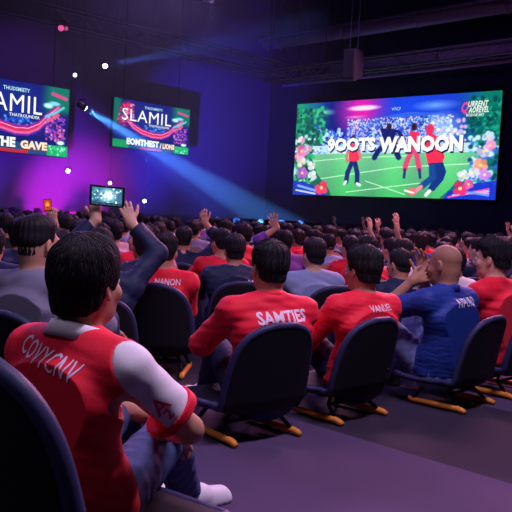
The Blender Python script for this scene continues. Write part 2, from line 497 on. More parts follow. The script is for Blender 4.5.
def eyes(P, parent):
    for q in (-1, 1):
        bm = bmesh.new(); c = P.hc + P.HM @ V3(q * .031, .0845, .006)
        bmesh.ops.create_uvsphere(bm, u_segments=12, v_segments=8, radius=.0115, matrix=Matrix.Translation(c)); smooth(bm)
        e = obj('eye', bm, EYEW, parent)
        bm = bmesh.new(); c2 = c + P.HM @ V3(0, .0078, 0)
        bmesh.ops.create_uvsphere(bm, u_segments=10, v_segments=6, radius=.0056, matrix=Matrix.Translation(c2)); smooth(bm)
        obj('iris', bm, EYEB, e)
        bm = bmesh.new()
        bm_tube(bm, [P.hc + P.HM @ V3(q * x, y, z) for x, y, z in ((.014, .0925, .024), (.030, .0925, .029), (.047, .080, .025))], [.003, .004, .002], 6)
        smooth(bm); obj('eyebrow', bm, HAIR, parent)

def collar_mesh(P, h=.035, r=.066, seg=40, open_=.0, th=.006, drop=.02, front=.35):
    """a standing/turned collar band round the neck"""
    bm = bmesh.new(); rows = []
    ax = P.s3
    for k in range(seg + 1):
        a = -math.pi / 2 + (k / seg - .5) * (2 * math.pi - front)
        dirv = P.lat * math.cos(a) + P.fwd * math.sin(a)
        fr = (1 + math.sin(a)) / 2                       # 0 at the nape, 1 at the throat
        z0 = -.004 - fr * .055
        b = [(r + .016 + fr * .004, z0 - drop), (r + .004, z0 + h * .55), (r - .003, z0 + h), (r - .003 - th, z0 + h - .003), (r - .004 - th, z0 + h * .4), (r + .004 - th, z0 - drop)]
        rows.append([bm.verts.new(ax + dirv * (q[0] * (1 + .16 * math.cos(a) ** 2)) + V3(0, .006 + .014 * fr, q[1] + .03)) for q in b])
    for i in range(seg):
        for k in range(6):
            bm.faces.new((rows[i][k], rows[i + 1][k], rows[i + 1][(k + 1) % 6], rows[i][(k + 1) % 6]))
    bm.faces.new(rows[0][::-1]); bm.faces.new(rows[-1])
    bmesh.ops.recalc_face_normals(bm, faces=bm.faces); smooth(bm)
    return bm

def text_mesh(body, size, ext=.0, offset=.012, sx=1., shear=0, spacing=1., align='CENTER', res=2):
    cu = bpy.data.curves.new('t', 'FONT'); cu.body = body; cu.size = size; cu.align_x = align; cu.align_y = 'CENTER'
    cu.offset = offset * size; cu.shear = shear; cu.space_character = spacing; cu.resolution_u = res; cu.extrude = ext
    o = bpy.data.objects.new('t', cu); COL.objects.link(o)
    dg = bpy.context.evaluated_depsgraph_get(); dg.update()
    me = bpy.data.meshes.new_from_object(o.evaluated_get(dg))
    bpy.data.objects.remove(o); bpy.data.curves.remove(cu)
    for v in me.vertices: v.co.x *= sx
    return me

def letter_on(shirt_o, parent, body, c, size, col, right, up, m=None, sx=1., offset=.02, lift=.0025, name='lettering', shear=0, arc=0, spacing=1.):
    """lettering printed on cloth: the text lies at c (local), spanned by right and up, pressed onto the cloth from outside"""
    me = text_mesh(body, size, 0, offset, sx, shear, spacing)
    bm = bmesh.new(); bm.from_mesh(me)
    bmesh.ops.triangulate(bm, faces=bm.faces)
    for _ in range(2):
        long = [e for e in bm.edges if e.calc_length() > size * .22]
        if long: bmesh.ops.subdivide_edges(bm, edges=long, cuts=1); bmesh.ops.triangulate(bm, faces=bm.faces)
    right = Vector(right).normalized(); up = Vector(up); up = (up - right * up.dot(right)).normalized(); out = right.cross(up)
    sm_ = shirt_o.data
    bvh = BVHTree.FromPolygons([v.co[:] for v in sm_.vertices], [tuple(p.vertices) for p in sm_.polygons])
    for v in bm.verts:
        p = Vector(c) + right * v.co.x + up * (v.co.y + arc * v.co.x ** 2)
        hit = bvh.ray_cast(p + out * .3, -out)
        if hit[0] is None: hit = bvh.find_nearest(p)
        v.co = hit[0] + out * lift
    return obj(name, bm, m, parent)
# ------------------------------------------------------------------ chairs
def shell_data():
    prof = []     # (y, z) mid line from seat front to back top
    for k in range(9): 
        t = k / 8; prof.append((.27 - .36 * t, .165 - .035 * math.sin(t * math.pi / 2)))
    for k in range(1, 8):
        a = k / 8 * math.pi / 2; prof.append((-.09 - .135 * math.sin(a), .23 - .10 * math.cos(a)))
    for k in range(18):
        t = k / 17; prof.append((-.225 - .065 * t, .23 + .335 * t))
    n = len(prof); nu = 22
    def half(i):
        if i < 9: 
            t = i / 8; return .225 * (min(1, .80 + .20 * math.sin(min(1, t * 2.2) * math.pi / 2)))
        z = prof[i][1]; t = max(0, (z - .25) / .315)
        return .245 * (1 - .10 * t) * max(0, 1 - t ** 4.2) ** (1 / 2.6) if t < 1 else .0
    G = np.zeros((n, nu + 1, 3)); 
    for i in range(n):
        w = half(i) if i < n - 1 else .06
        for j in range(nu + 1):
            u = -1 + 2 * j / nu; x = w * u
            wr = .055 * (abs(x) / .245) ** 2.2
            y, z = prof[i]
            if i < 9: z += wr * (i / 8) * .9
            else:
                f = min(1, (i - 8) / 7); y += wr * f; z += wr * (1 - f) * .9
            G[i, j] = (x, y, z)
    return G
def chair_parts():
    G = shell_data(); n, m, _ = G.shape
    du = np.gradient(G, axis=1); dv = np.gradient(G, axis=0)
    N = np.cross(du, dv); N /= np.linalg.norm(N, axis=2, keepdims=True) + 1e-9
    T = .016
    bm = bmesh.new()
    A = [[bm.verts.new(G[i, j] + N[i, j] * T) for j in range(m)] for i in range(n)]
    B = [[bm.verts.new(G[i, j] - N[i, j] * T) for j in range(m)] for i in range(n)]
    for i in range(n - 1):
        for j in range(m - 1):
            bm.faces.new((A[i][j], A[i][j + 1], A[i + 1][j + 1], A[i + 1][j]))
            bm.faces.new((B[i][j], B[i + 1][j], B[i + 1][j + 1], B[i][j + 1]))
    ring = [(0, j) for j in range(m)] + [(i, m - 1) for i in range(1, n)] + [(n - 1, j) for j in range(m - 2, -1, -1)] + [(i, 0) for i in range(n - 2, 0, -1)]
    for k in range(len(ring)):
        a, b = ring[k], ring[(k + 1) % len(ring)]
        bm.faces.new((A[a[0]][a[1]], B[a[0]][a[1]], B[b[0]][b[1]], A[b[0]][b[1]]))
    bmesh.ops.recalc_face_normals(bm, faces=bm.faces); smooth(bm)
    shell = bm
    t = bmesh.new(); pts = [Vector(G[a]) for a in ring]
    P2 = [pts[0]]
    for p in pts[1:]:
        if (p - P2[-1]).length > .012: P2.append(p)
    rg = bm_tube(t, P2, .019, 8, False)
    for k in range(8): t.faces.new((rg[-1][k], rg[-1][(k + 1) % 8], rg[0][(k + 1) % 8], rg[0][k]))
    bmesh.ops.recalc_face_normals(t, faces=t.faces); smooth(t)
    run = []
    for s in (-1, 1):
        b = bmesh.new()
        path = [(s * .185, .165, .034), (s * .186, .145, .024), (s * .19, .0, .024), (s * .195, -.175, .024), (s * .197, -.200, .020), (s * .198, -.222, .014)]
        bm_tube(b, path, [.012, .016, .017, .018, .017, .013], 10); smooth(b); run.append(b)
    posts = []
    for s in (-1, 1):
        for (y0, y1) in ((.13, .10), (-.16, -.09)):
            b = bmesh.new(); bm_tube(b, [(s * .19, y0, .03), (s * .165, y1, .09), (s * .13, y1 * .9, .135)], .011, 8); smooth(b); posts.append(b)
    bar = bmesh.new(); bm_tube(bar, [(-.165, -.09, .09), (.165, -.09, .09)], .010, 8); smooth(bar)
    return shell, t, run, posts, bar
CHAIR = None
def chair(label, loc, rz, sc=1., group='black shell chairs in rows'):
    global CHAIR
    if CHAIR is None:
        r = thing('shell_chair', label, 'chair', loc, rz, group)
        sh, tr, run, posts, bar = chair_parts()
        obj('seat_shell', sh, SHELL, r); e = obj('edge_trim', tr, TRIM, r); e['label'] = 'edging round the shell, rim highlight in its colour'
        for b in run: q = obj('runner', b, ORANGE, r); q['label'] = 'orange floor runner'
        for b in posts: obj('post', b, DARKM, r)
        obj('crossbar', bar, DARKM, r)
        CHAIR = r
    else:
        r = copy_tree(CHAIR); r.location = loc; r.rotation_euler = (0, 0, rz); tag(r, label, 'chair', group)
    r.scale = (sc,) * 3
    return r

# ------------------------------------------------------------------ people near the camera
HERO_XY = []
class Root:
    def __init__(s, px, Y, rz, sc=1., dx=0):
        s.loc = V3((px - 256) / FPX * Y + dx, Y, 0); s.rz = R(rz); s.sc = sc
    def L(s, px, py, Y):
        w = at(px, py, Y) - s.loc
        return (Matrix.Rotation(-s.rz, 3, 'Z') @ w) / s.sc
    def D(s, x, y, z):      # a world direction in local axes
        return Matrix.Rotation(-s.rz, 3, 'Z') @ V3(x, y, z)

def hero(rt, P, label, skin=0, shirt='red', sleeve=.6, trousers=None, shoes=SHOEB, hair=None, hairm=HAIR, vox=.0065, group=None, shirt_kw={}, name='person', seed=1, face=True, hvox=.0035):
    r = thing(name, label, 'person', rt.loc, rt.rz, group); r.scale = (rt.sc,) * 3
    obj('body', body_mesh(P, vox), SKIN[skin], r)
    s = obj('shirt', shirt_mesh(P, vox, sleeve, seed=seed, **shirt_kw), FAB[shirt] if isinstance(shirt, str) else shirt, r)
    obj('trousers', trousers_mesh(P, vox * 1.3), trousers or DENIM, r)
    for q in (0, 1): obj('shoe', shoe_mesh(P, q), shoes, r)
    h = obj('hair', hair_mesh(P, hvox, seed=seed, **(hair or {})), hairm, r)
    if face: eyes(P, r)
    HERO_XY.append((rt.loc.x, rt.loc.y))
    return r, s, h
down = V3(0, -.3, -1)

# the man nearest the camera
rt = Root(84, 2.2, -34, 1.0)
P = Pose(pz=.265, lean=.02, slouch=.05, yaw=R(6), pitch=R(2), twist=R(0), sw=.178, neck=.152,
         wrists=[V3(-.12, .40, .40), rt.L(160, 428, 2.42)], poles=[V3(-1, -.5, -.2), rt.L(183, 426, 2.16) - V3(.19, .1, .53)],
         ankles=[V3(-.24, .55, .075), V3(-.13, .66, .075)])
r, s, h = hero(rt, P, 'man in red and white jersey with thick black hair, nearest of all', 0, 'red', .05, mat('mid_denim', (.06, .085, .20), .75, noise=.35, nscale=110, bump=.3), SHOEW,
               dict(t=.022, top=.008, nape=-.078, full=.018, amp=.0010, fade=.25, locks=2200), vox=.005, seed=4, hvox=.003,
               shirt_kw=dict(fold=.003, armhole=.028))
WHITE = FAB['white']
for q in (0, 1):
    F = Field(P.lo, P.hi, .005); add_sleeve(F, P, q, .74, .017, .010)
    F.cap(P.sh[q], P.sh[q] + P.lat * (-.01 if q == 0 else .01), .072, .070, .02)
    F.wobble(.0028, 17, 21 + q, (1, 1, 1))
    sd = -1 if q == 0 else 1
    F.clip(P.sh[q] + P.lat * sd * (.028 if q else .058), -(P.lat * sd + V3(0, 0, .40)))
    sl = obj('sleeve', F.mesh('sleeve'), WHITE, s); sl['label'] = 'white short sleeve'
    pts, n, e = sleeve_axis(P, q, .74)
    F = Field(np.array(e) - .13, np.array(e) + .13, .004)
    F.cap(e - n * .022, e + n * .01, .0785, .0800, 0); F.clip(e + n * .003, n); F.clip(e - n * .024, -n); F.wobble(.002, 34, 21 + q)
    b = obj('sleeve_hem', F.mesh('sleeve_hem'), FAB['red'], sl); b['label'] = 'red hem band'
    if q == 1:
        arm = (P.el[1] - P.sh[1]).normalized(); out = (P.lat * .75 - P.fwd * .65).normalized()
        right = out.cross(-arm).normalized() * -1
        lm = mat('red_print', (.70, .03, .12), .6)
        letter_on(sl, sl, 'A', P.sh[1].lerp(P.el[1], .42), .070, None, (-arm).cross(out), -arm, lm, name='emblem', offset=.01)
        letter_on(sl, sl, '2', P.sh[1].lerp(P.el[1], .54), .042, None, (-arm).cross(out), -arm, lm, name='emblem', offset=.03)
c = obj('collar', collar_mesh(P, .040, .077, drop=.004), WHITE, s); c['label'] = 'white collar'
letter_on(s, s, 'COVYCNV', P.s3 + V3(-.006, -.15, -.040), .070, None, P.lat + V3(0, 0, -.20), V3(.20, 0, 1), mat('lilac_print', (.80, .68, .90), .6), sx=.70, offset=.006, spacing=1.12)
FRONT = (rt, P)
chair('black shell chair nearest the camera, behind the man in red and white', rt.loc + Matrix.Rotation(rt.rz, 3, 'Z') @ V3(.09, -.10, 0), rt.rz + R(-4), 1.32)

# man with SAMTIES on his back
rt = Root(270, 3.9, 27, 1.0)
P = Pose(lean=-.01, slouch=.04, yaw=R(-2), pitch=R(0), twist=R(-4), sw=.188,
         wrists=[V3(-.12, .38, .42), V3(.14, .36, .40)], poles=[V3(-.8, -.2, -.6), V3(1, -.4, -.3)],
         ankles=[rt.L(206, 391, 4.5), V3(.16, .52, .075)])
r, s, h = hero(rt, P, 'black haired man in a red long sleeved top lettered across the back, white sneakers', 0, 'red', 1.9, DENIM, SHOEW,
               dict(t=.018, top=.010, nape=-.062, amp=.003, fade=.55, locks=700), vox=.0055, seed=7, shirt_kw=dict(fold=.005))
obj('collar', collar_mesh(P, .030, .068, front=.6), FAB['red'], s)
letter_on(s, s, 'SAMTIES', P.s3 + V3(.012, -.15, -.070), .074, None, P.lat + V3(0, 0, .06), V3(0, 0, 1), mat('white_print', (.78, .62, .74), .6), sx=.97, offset=.03)
arm = (P.wr[0] - P.el[0]).normalized(); out = V3(-.35, -.45, .8); up = out.cross(arm)
letter_on(s, s, 'NK', P.el[0].lerp(P.wr[0], .42), .05, None, arm, up, mat('white_print', (.78, .62, .74), .6), name='sleeve_emblem', offset=.02)
chair('black shell chair under the man whose red back reads SAMTIES', rt.loc + V3(-.10, 0, 0), rt.rz + R(12), 1.0)

# man in red next to him
rt = Root(364, 4.38, 33, .98)
P = Pose(lean=-.01, slouch=.04, yaw=R(6), pitch=R(-3), sw=.188, wrists=[V3(-.14, .30, .30), V3(.14, .36, .36)], poles=[V3(-1, -.3, -.3), V3(1, -.4, -.3)])
r, s, h = hero(rt, P, 'black haired man in red with small white lettering, left of the blue polo', 0, 'red', 1.6, DENIM, SHOEB,
               dict(t=.022, top=.012, nape=-.07, amp=.003, fade=.4, full=.008, locks=600), vox=.006, seed=9, shirt_kw=dict(fold=.004, hem=-.02))
letter_on(s, s, 'VANUEL', P.s3 + V3(.04, -.15, -.045), .050, None, P.lat + V3(0, 0, .04), V3(0, 0, 1), mat('white_print', (.7, .5, .6), .6), sx=.9, offset=.01)
chair('black shell chair under the man in red beside the blue polo', rt.loc + V3(-.115, 0, 0), rt.rz + R(12), .98)

# shaven man in blue, hands raised before his face
rt = Root(448, 4.78, 40, 1.02)
lw, rw = rt.L(412, 281, 4.80), rt.L(424, 276, 4.9)
P = Pose(lean=.02, slouch=.04, yaw=R(10), pitch=R(-6), sw=.188, wrists=[lw, rw], poles=[V3(-.8, -.2, -1.3), V3(1, .2, -.8)],
         hands=[dict(d=rt.D(.9, .2, .40), n=rt.D(.3, .9, -.2), curl=.22, spread=.16), dict(d=rt.D(-.1, .2, .9), n=rt.D(-.6, -.8, .1), curl=.3, spread=.14)])
r, s, h = hero(rt, P, 'man with shaven head in a royal blue polo, hands raised before his face', 2, 'blue', .95, DENIM2, SHOEB,
               dict(t=.0020, top=.0, nape=-.075, amp=.0001, fade=1.0), STUBBLE, vox=.0055, seed=12, shirt_kw=dict(fold=.005, hem=-.02))
obj('collar', collar_mesh(P, .026, .070, front=.5), FAB['blue'], s)
letter_on(s, s, 'NPURD', P.s3 + V3(.045, -.15, -.055), .070, None, P.lat + V3(0, 0, .06), V3(0, 0, 1), mat('white_print2', (.72, .72, .84), .6), sx=.78, offset=.012, spacing=1.1)
chair('black shell chair under the man in the royal blue polo', rt.loc + V3(.05, 0, 0), rt.rz + R(9), .97)

# man at the right edge
rt = Root(494, 5.3, 47, 1.06)
P = Pose(lean=.0, slouch=.04, yaw=R(8), pitch=R(-4), sw=.188)
r, s, h = hero(rt, P, 'man in red shirt seated right of the shaven head, face in profile', 1, 'red', .9, DENIM, SHOEB,
               dict(t=.022, top=.012, nape=-.065, amp=.003, fade=.5, locks=450), vox=.006, seed=14, shirt_kw=dict(fold=.004, hem=-.05))
letter_on(s, s, 'V', P.s3 + V3(.10, -.15, -.10), .09, None, P.lat, V3(0, 0, 1), mat('white_print', (.7, .5, .6), .6), offset=.01, name='emblem')
chair('black shell chair under the man in red right of the blue polo', rt.loc + V3(.05, -.06, 0), rt.rz, 1.02)

# grey sweater on the left
rt = Root(35, 3.9, -24, 1.07)
P = Pose(lean=.01, slouch=.03, yaw=R(-10), pitch=R(0), sw=.19)
r, s, h = hero(rt, P, 'man in a plain grey sweater with cropped black hair, left of the nearest man', 0, 'grey', 1.8, DENIM, SHOEB,
               dict(t=.010, top=.016, nape=-.050, amp=.002, fade=.85, locks=0), vox=.006, seed=16, shirt_kw=dict(fold=.004))
obj('collar', collar_mesh(P, .018, .066, front=.1), FAB['grey'], s)
chair('black shell chair under the man in the grey sweater', rt.loc + V3(0.03, -.03, 0), rt.rz, 1.0)

# holding a tablet overhead
rt = Root(99, 4.7, 6, 1.0)
lw, rw = rt.L(96, 220, 4.92), rt.L(131, 223, 4.86)
P = Pose(lean=.01, slouch=.03, yaw=R(0), pitch=R(12), sw=.19, wrists=[lw, rw], ankles=[V3(-.10, .52, .075), V3(.06, .52, .075)], poles=[V3(-1, .2, -.6), V3(.6, -.3, -1.0)],
         hands=[dict(d=rt.D(-.15, .2, 1), n=rt.D(.25, .95, 0), curl=.35, thumb=.2), dict(d=rt.D(-.38, .2, .9), n=rt.D(-.25, .9, .1), curl=.45, thumb=.3)])
r, s, h = hero(rt, P, 'person in a dark navy jacket holding a tablet up with both hands', 1, 'navy', 1.82, DENIM, SHOEB,
               dict(t=.016, top=.008, nape=-.06, amp=.003), vox=.0055, seed=18, shirt_kw=dict(fold=.006, g=.018))
chair('black shell chair under the person holding the tablet', rt.loc, rt.rz, 1.0)
TABLET = (rt, P)

# red back NANON
rt = Root(161, 5.5, -2, .96)
P = Pose(lean=.0, slouch=.03, yaw=R(4), pitch=R(-2), sw=.192, side=.05, wrists=[V3(-.10, .36, .38), V3(.08, .36, .38)], poles=[V3(-.6, -.4, -1), V3(.6, -.4, -1)])
r, s, h = hero(rt, P, 'man in red top with small white lettering, in front of the raised navy sleeve', 0, 'red', 1.7, DENIM, SHOEB,
               dict(t=.016, top=.016, nape=-.055, amp=.003, fade=.7, locks=300), vox=.0065, seed=20)
letter_on(s, s, 'NANON', P.s3 + V3(.05, -.15, -.050), .060, None, P.lat, V3(0, 0, 1), mat('white_print', (.7, .5, .6), .6), sx=.8, offset=.015)
chair('black shell chair under the man whose red back reads NANON', rt.loc + V3(.03, -.22, 0), rt.rz - .05, 1.06)

# navy jacket, white mark on the shoulder
rt = Root(231, 6.3, 14, .955)
P = Pose(lean=.02, slouch=.04, yaw=R(0), side=.06, sw=.19)
r, s, h = hero(rt, P, 'man in a navy jacket with a white mark on the right shoulder blade', 0, 'navy', 1.85, DENIM2, SHOEB,
               dict(t=.018, top=.012, nape=-.06, amp=.003), vox=.007, seed=22, shirt_kw=dict(fold=.006, g=.018))
letter_on(s, s, 'M', P.s3 + V3(.125, -.15, -.10), .075, None, P.lat, V3(0, 0, 1), mat('white_print2', (.72, .72, .84), .6), offset=.02, name='emblem')
chair('black shell chair under the navy jacket with the shoulder mark', rt.loc + V3(.05, -.05, 0), rt.rz, .98)

# pale blue shirt
rt = Root(314, 6.1, 20, .965)
P = Pose(lean=.0, slouch=.03, yaw=R(8), sw=.19)
r, s, h = hero(rt, P, 'man in a pale grey blue shirt, between two men in red', 1, 'sky', .9, DENIM2, SHOEB,
               dict(t=.018, top=.012, nape=-.058, amp=.003), vox=.007, seed=24, shirt_kw=dict(fold=.006))
chair('black shell chair under the man in the pale grey blue shirt', rt.loc + V3(.08, -.06, 0), rt.rz, 1.02)

# navy jacket, arm raised
rt = Root(183, 7.9, -4, .97)
P = Pose(lean=.0, slouch=.03, yaw=R(0), sw=.195, wrists=[V3(-.14, .36, .40), rt.L(205, 223, 7.9)], poles=[V3(-1, -.3, -.3), V3(1, 0, -.6)],
         hands=[dict(d=V3(.1, .9, -.45), n=down, curl=.35), dict(d=rt.D(-.25, .1, 1), n=V3(0, 1, 0), curl=.5)])
r, s, h = hero(rt, P, 'man in a navy jacket with pink collar, right arm stretched up', 0, 'navy', 1.7, DENIM, SHOEB,
               dict(t=.016, top=.010, nape=-.055, amp=.003), vox=.0075, seed=26, shirt_kw=dict(fold=.006, g=.018))
obj('collar', collar_mesh(P, .020, .072, front=.2), FAB['pink'], s)['label'] = 'pink collar band'
letter_on(s, s, 'TYPHICM', P.s3 + V3(.0, -.15, -.13), .055, None, P.lat + V3(0, 0, .08), V3(0, 0, 1), mat('white_print2', (.72, .72, .84), .6), sx=.85, offset=.02)
chair('black shell chair under the navy jacket with the stretched arm', rt.loc, rt.rz, 1.)

# holding up a phone with an orange screen
rt = Root(60, 5.3, -10, .95)
lw = rt.L(54, 226, 5.45)
P = Pose(lean=.0, slouch=.03, yaw=R(0), sw=.19, wrists=[lw, V3(.14, .36, .40)], poles=[V3(-1, 0, -.6), V3(1, -.4, -.3)],
         hands=[dict(d=rt.D(-.28, .1, 1), n=rt.D(.2, 1, 0), curl=.6, thumb=.4), dict(d=V3(-.1, .9, -.45), n=down, curl=.35)])
r, s, h = hero(rt, P, 'dark haired person behind the grey sweater raising a phone', 0, 'grey', 1.5, DENIM, SHOEB,
               dict(t=.018, top=.010, nape=-.06, amp=.003), vox=.0065, seed=28, shirt_kw=dict(fold=.006))
PHONE = (rt, P)

# bent forward, red top
rt = Root(225, 7.3, 22, .98)
P = Pose(lean=.10, slouch=.04, yaw=R(12), sw=.19, side=-.05)
r, s, h = hero(rt, P, 'man in a red jacket leaning left behind the navy jacket with the shoulder mark', 0, 'red', 1.8, DENIM, SHOEB,
               dict(t=.016, top=.010, nape=-.055, amp=.003), vox=.0075, seed=30, shirt_kw=dict(fold=.008))
# broad navy back on the right
rt = Root(402, 5.9, 30, .93)
P = Pose(lean=.06, slouch=.06, yaw=R(6), sw=.20, bulk=1.1)
r, s, h = hero(rt, P, 'broad man in a navy blue top, behind the raised hands of the blue polo', 0, 'navy', 1.6, DENIM, SHOEB,
               dict(t=.012, top=.008, nape=-.05, amp=.003), vox=.0075, seed=32, shirt_kw=dict(fold=.006))
# waving
rt = Root(284, 8.6, 20, .97)
P = Pose(lean=.0, slouch=.03, sw=.19, wrists=[rt.L(277, 228, 8.5), V3(.14, .36, .40)], poles=[V3(-1, 0, -.5), V3(1, -.4, -.3)],
         hands=[dict(d=rt.D(-.45, .1, 1), n=rt.D(.3, 1, .1), curl=.12, spread=.3), dict(d=V3(-.1, .9, -.45), n=down, curl=.35)])
r, s, h = hero(rt, P, 'person with one open hand waving high, behind the SAMTIES man', 0, 'purple', 1.4, DENIM, SHOEB,
               dict(t=.018, top=.010, nape=-.06, amp=.003), vox=.0075, seed=34)
# ------------------------------------------------------------------ things held up
def basis(right, up):
    right = right.normalized(); up = (up - right * up.dot(right)).normalized(); out = right.cross(up)
    return Matrix((right, up, out)).transposed()
def raster_mesh(name, img, W, H, z=0.0, k=1.0):
    """a grid of coloured cells, W x H metres, lying in the XY plane"""
    h, w, _ = img.shape
    xs = (np.arange(w + 1) / w - .5) * W; ys = (.5 - np.arange(h + 1) / h) * H
    V = np.stack([np.tile(xs, h + 1), np.repeat(ys, w + 1), np.full((h + 1) * (w + 1), z)], 1)
    i = np.arange(h)[:, None] * (w + 1) + np.arange(w)[None]
    F = np.stack([i, i + w + 1, i + w + 2, i + 1], -1).reshape(-1, 4)
    me = mesh_np(name, V, F)
    at_ = me.color_attributes.new('picture', 'FLOAT_COLOR', 'CORNER')
    c = np.concatenate([img.reshape(-1, 3), np.ones((h * w, 1))], 1)
    at_.data.foreach_set('color', np.repeat(c, 4, axis=0).astype(np.float32).ravel())
    return me
def picture_mat(name, strength):
    if name in MATS: return MATS[name]
    m = bpy.data.materials.new(name); m.use_nodes = True; nt = m.node_tree; nt.nodes.clear()
    a = nt.nodes.new('ShaderNodeVertexColor'); a.layer_name = 'picture'
    e = nt.nodes.new('ShaderNodeEmission'); e.inputs[1].default_value = strength
    o = nt.nodes.new('ShaderNodeOutputMaterial')
    nt.links.new(a.outputs[0], e.inputs[0]); nt.links.new(e.outputs[0], o.inputs[0]); MATS[name] = m
    return m
def tolin(img):
    img = np.clip(img, 0, 1); return np.where(img <= .04045, img / 12.92, ((img + .055) / 1.055) ** 2.4)
class Paint:
    def __init__(s, w, h, bg=(0, 0, 0)):
        s.w, s.h = w, h; s.im = np.zeros((h, w, 3)) + np.array(bg)
        s.u, s.v = np.meshgrid((np.arange(w) + .5) / w, (np.arange(h) + .5) / h); s.asp = w / h
    def mixm(s, m, c):
        m = np.clip(m, 0, 1)[..., None]; s.im = s.im * (1 - m) + np.array(c) * m
    def blob(s, u, v, ru, rv, c, a=1, soft=1.):
        d = np.sqrt(((s.u - u) / ru) ** 2 + ((s.v - v) / rv) ** 2); s.mixm(np.clip((1 - d) / soft, 0, 1) * a, c)
    def rect(s, u0, v0, u1, v1, c, a=1):
        s.mixm(((s.u >= u0) & (s.u <= u1) & (s.v >= v0) & (s.v <= v1)) * a, c)
    def poly(s, pts, c, a=1):
        n = len(pts); ins = np.zeros_like(s.u, bool); j = n - 1
        for i in range(n):
            (xi, yi), (xj, yj) = pts[i], pts[j]
            ins ^= ((yi > s.v) != (yj > s.v)) & (s.u < (xj - xi) * (s.v - yi) / (yj - yi + 1e-12) + xi); j = i
        s.mixm(ins * a, c)
    def line(s, pts, w, c, a=1, soft=.35):
        for (x0, y0), (x1, y1) in zip(pts[:-1], pts[1:]):
            X, Y = s.u * s.asp, s.v; ax, bx = x0 * s.asp, x1 * s.asp
            dx, dy = bx - ax, y1 - y0; t = np.clip(((X - ax) * dx + (Y - y0) * dy) / (dx * dx + dy * dy + 1e-12), 0, 1)
            d = np.hypot(X - ax - t * dx, Y - y0 - t * dy); s.mixm(np.clip((w - d) / (w * soft), 0, 1) * a, c)
    def speck(s, n, box, cols, r=(.006, .014), seed=0, a=.9):
        g = np.random.default_rng(seed)
        for _ in range(n):
            u, v = g.uniform(box[0], box[2]), g.uniform(box[1], box[3]); q = g.uniform(*r); c = cols[g.integers(len(cols))]
            i0, i1 = int(max(0, (v - q) * s.h)), int(min(s.h, (v + q) * s.h + 1)); j0, j1 = int(max(0, (u - q / s.asp) * s.w)), int(min(s.w, (u + q / s.asp) * s.w + 1))
            if i1 > i0 and j1 > j0:
                sub = s.im[i0:i1, j0:j1]; d = np.hypot((s.u[i0:i1, j0:j1] - u) * s.asp, s.v[i0:i1, j0:j1] - v)
                m = (np.clip((q - d) / (q * .5), 0, 1) * a)[..., None]; s.im[i0:i1, j0:j1] = sub * (1 - m) + np.array(c) * m
    def flower(s, u, v, r, c, seed=0):
        g = np.random.default_rng(seed)
        for k in range(6):
            an = k * 1.047 + g.uniform(0, 1); s.blob(u + math.cos(an) * r * .6 / s.asp, v + math.sin(an) * r * .6, r * .55 / s.asp, r * .55, np.array(c) * g.uniform(.8, 1.1), 1, .4)
        s.blob(u, v, r * .3 / s.asp, r * .3, (1, .85, .5), 1, .4)

def device(name, label, cat, c, right, up, W, H, img, parts=True):
    r = thing(name, label, cat); M = basis(right, up).to_4x4(); M.translation = c; r.matrix_world = M
    bm = bmesh.new(); bm_box(bm, (0, 0, -.004), (W, H, .008)); bevel(bm, .0035, 3); smooth(bm)
    obj('case', bm, mat('black_glass', (.01, .01, .012), .2), r)
    obj('display', raster_mesh('display', tolin(img), W * .86, H * .84, .0006), picture_mat('device_picture', 2.4), r)
    bm = bmesh.new(); bmesh.ops.create_uvsphere(bm, u_segments=8, v_segments=6, radius=.003, matrix=Matrix.Translation((W * .465, 0, .0002))); obj('camera_lens', bm, DARKM, r)
    return r
p = Paint(64, 36, (.18, .32, .42))
p.blob(.52, .45, .35, .5, (.85, .95, .9), .9); p.speck(90, (0, 0, 1, 1), [(.1, .2, .3), (.5, .75, .8), (.9, 1, .95), (.1, .35, .45), (.3, .6, .5)], (.03, .08), 3)
p.blob(.55, .4, .18, .3, (1, 1, .95), .9); p.rect(0, .86, 1, 1, (.08, .14, .2), .7)
c = at(107, 196.5, 4.86); R1 = at(122.5, 198.5, 4.87) - at(91, 195.5, 4.86); U1 = at(107, 187, 4.84) - at(106, 206, 4.88)
device('tablet', 'black tablet held up in two hands, its screen showing the stage', 'tablet', c, R1, U1, .212, .131, p.im)
p = Paint(10, 16, (.5, .18, .08)); p.blob(.5, .5, .4, .4, (1, .6, .25)); p.blob(.5, .7, .3, .15, (.2, .05, .05))
c = at(47.5, 205, 5.42)
device('smartphone', 'phone with an orange lit screen raised above the cropped head in the grey sweater', 'phone', c, V3(1, .1, .12), V3(-.1, .1, 1), .052, .085, p.im)

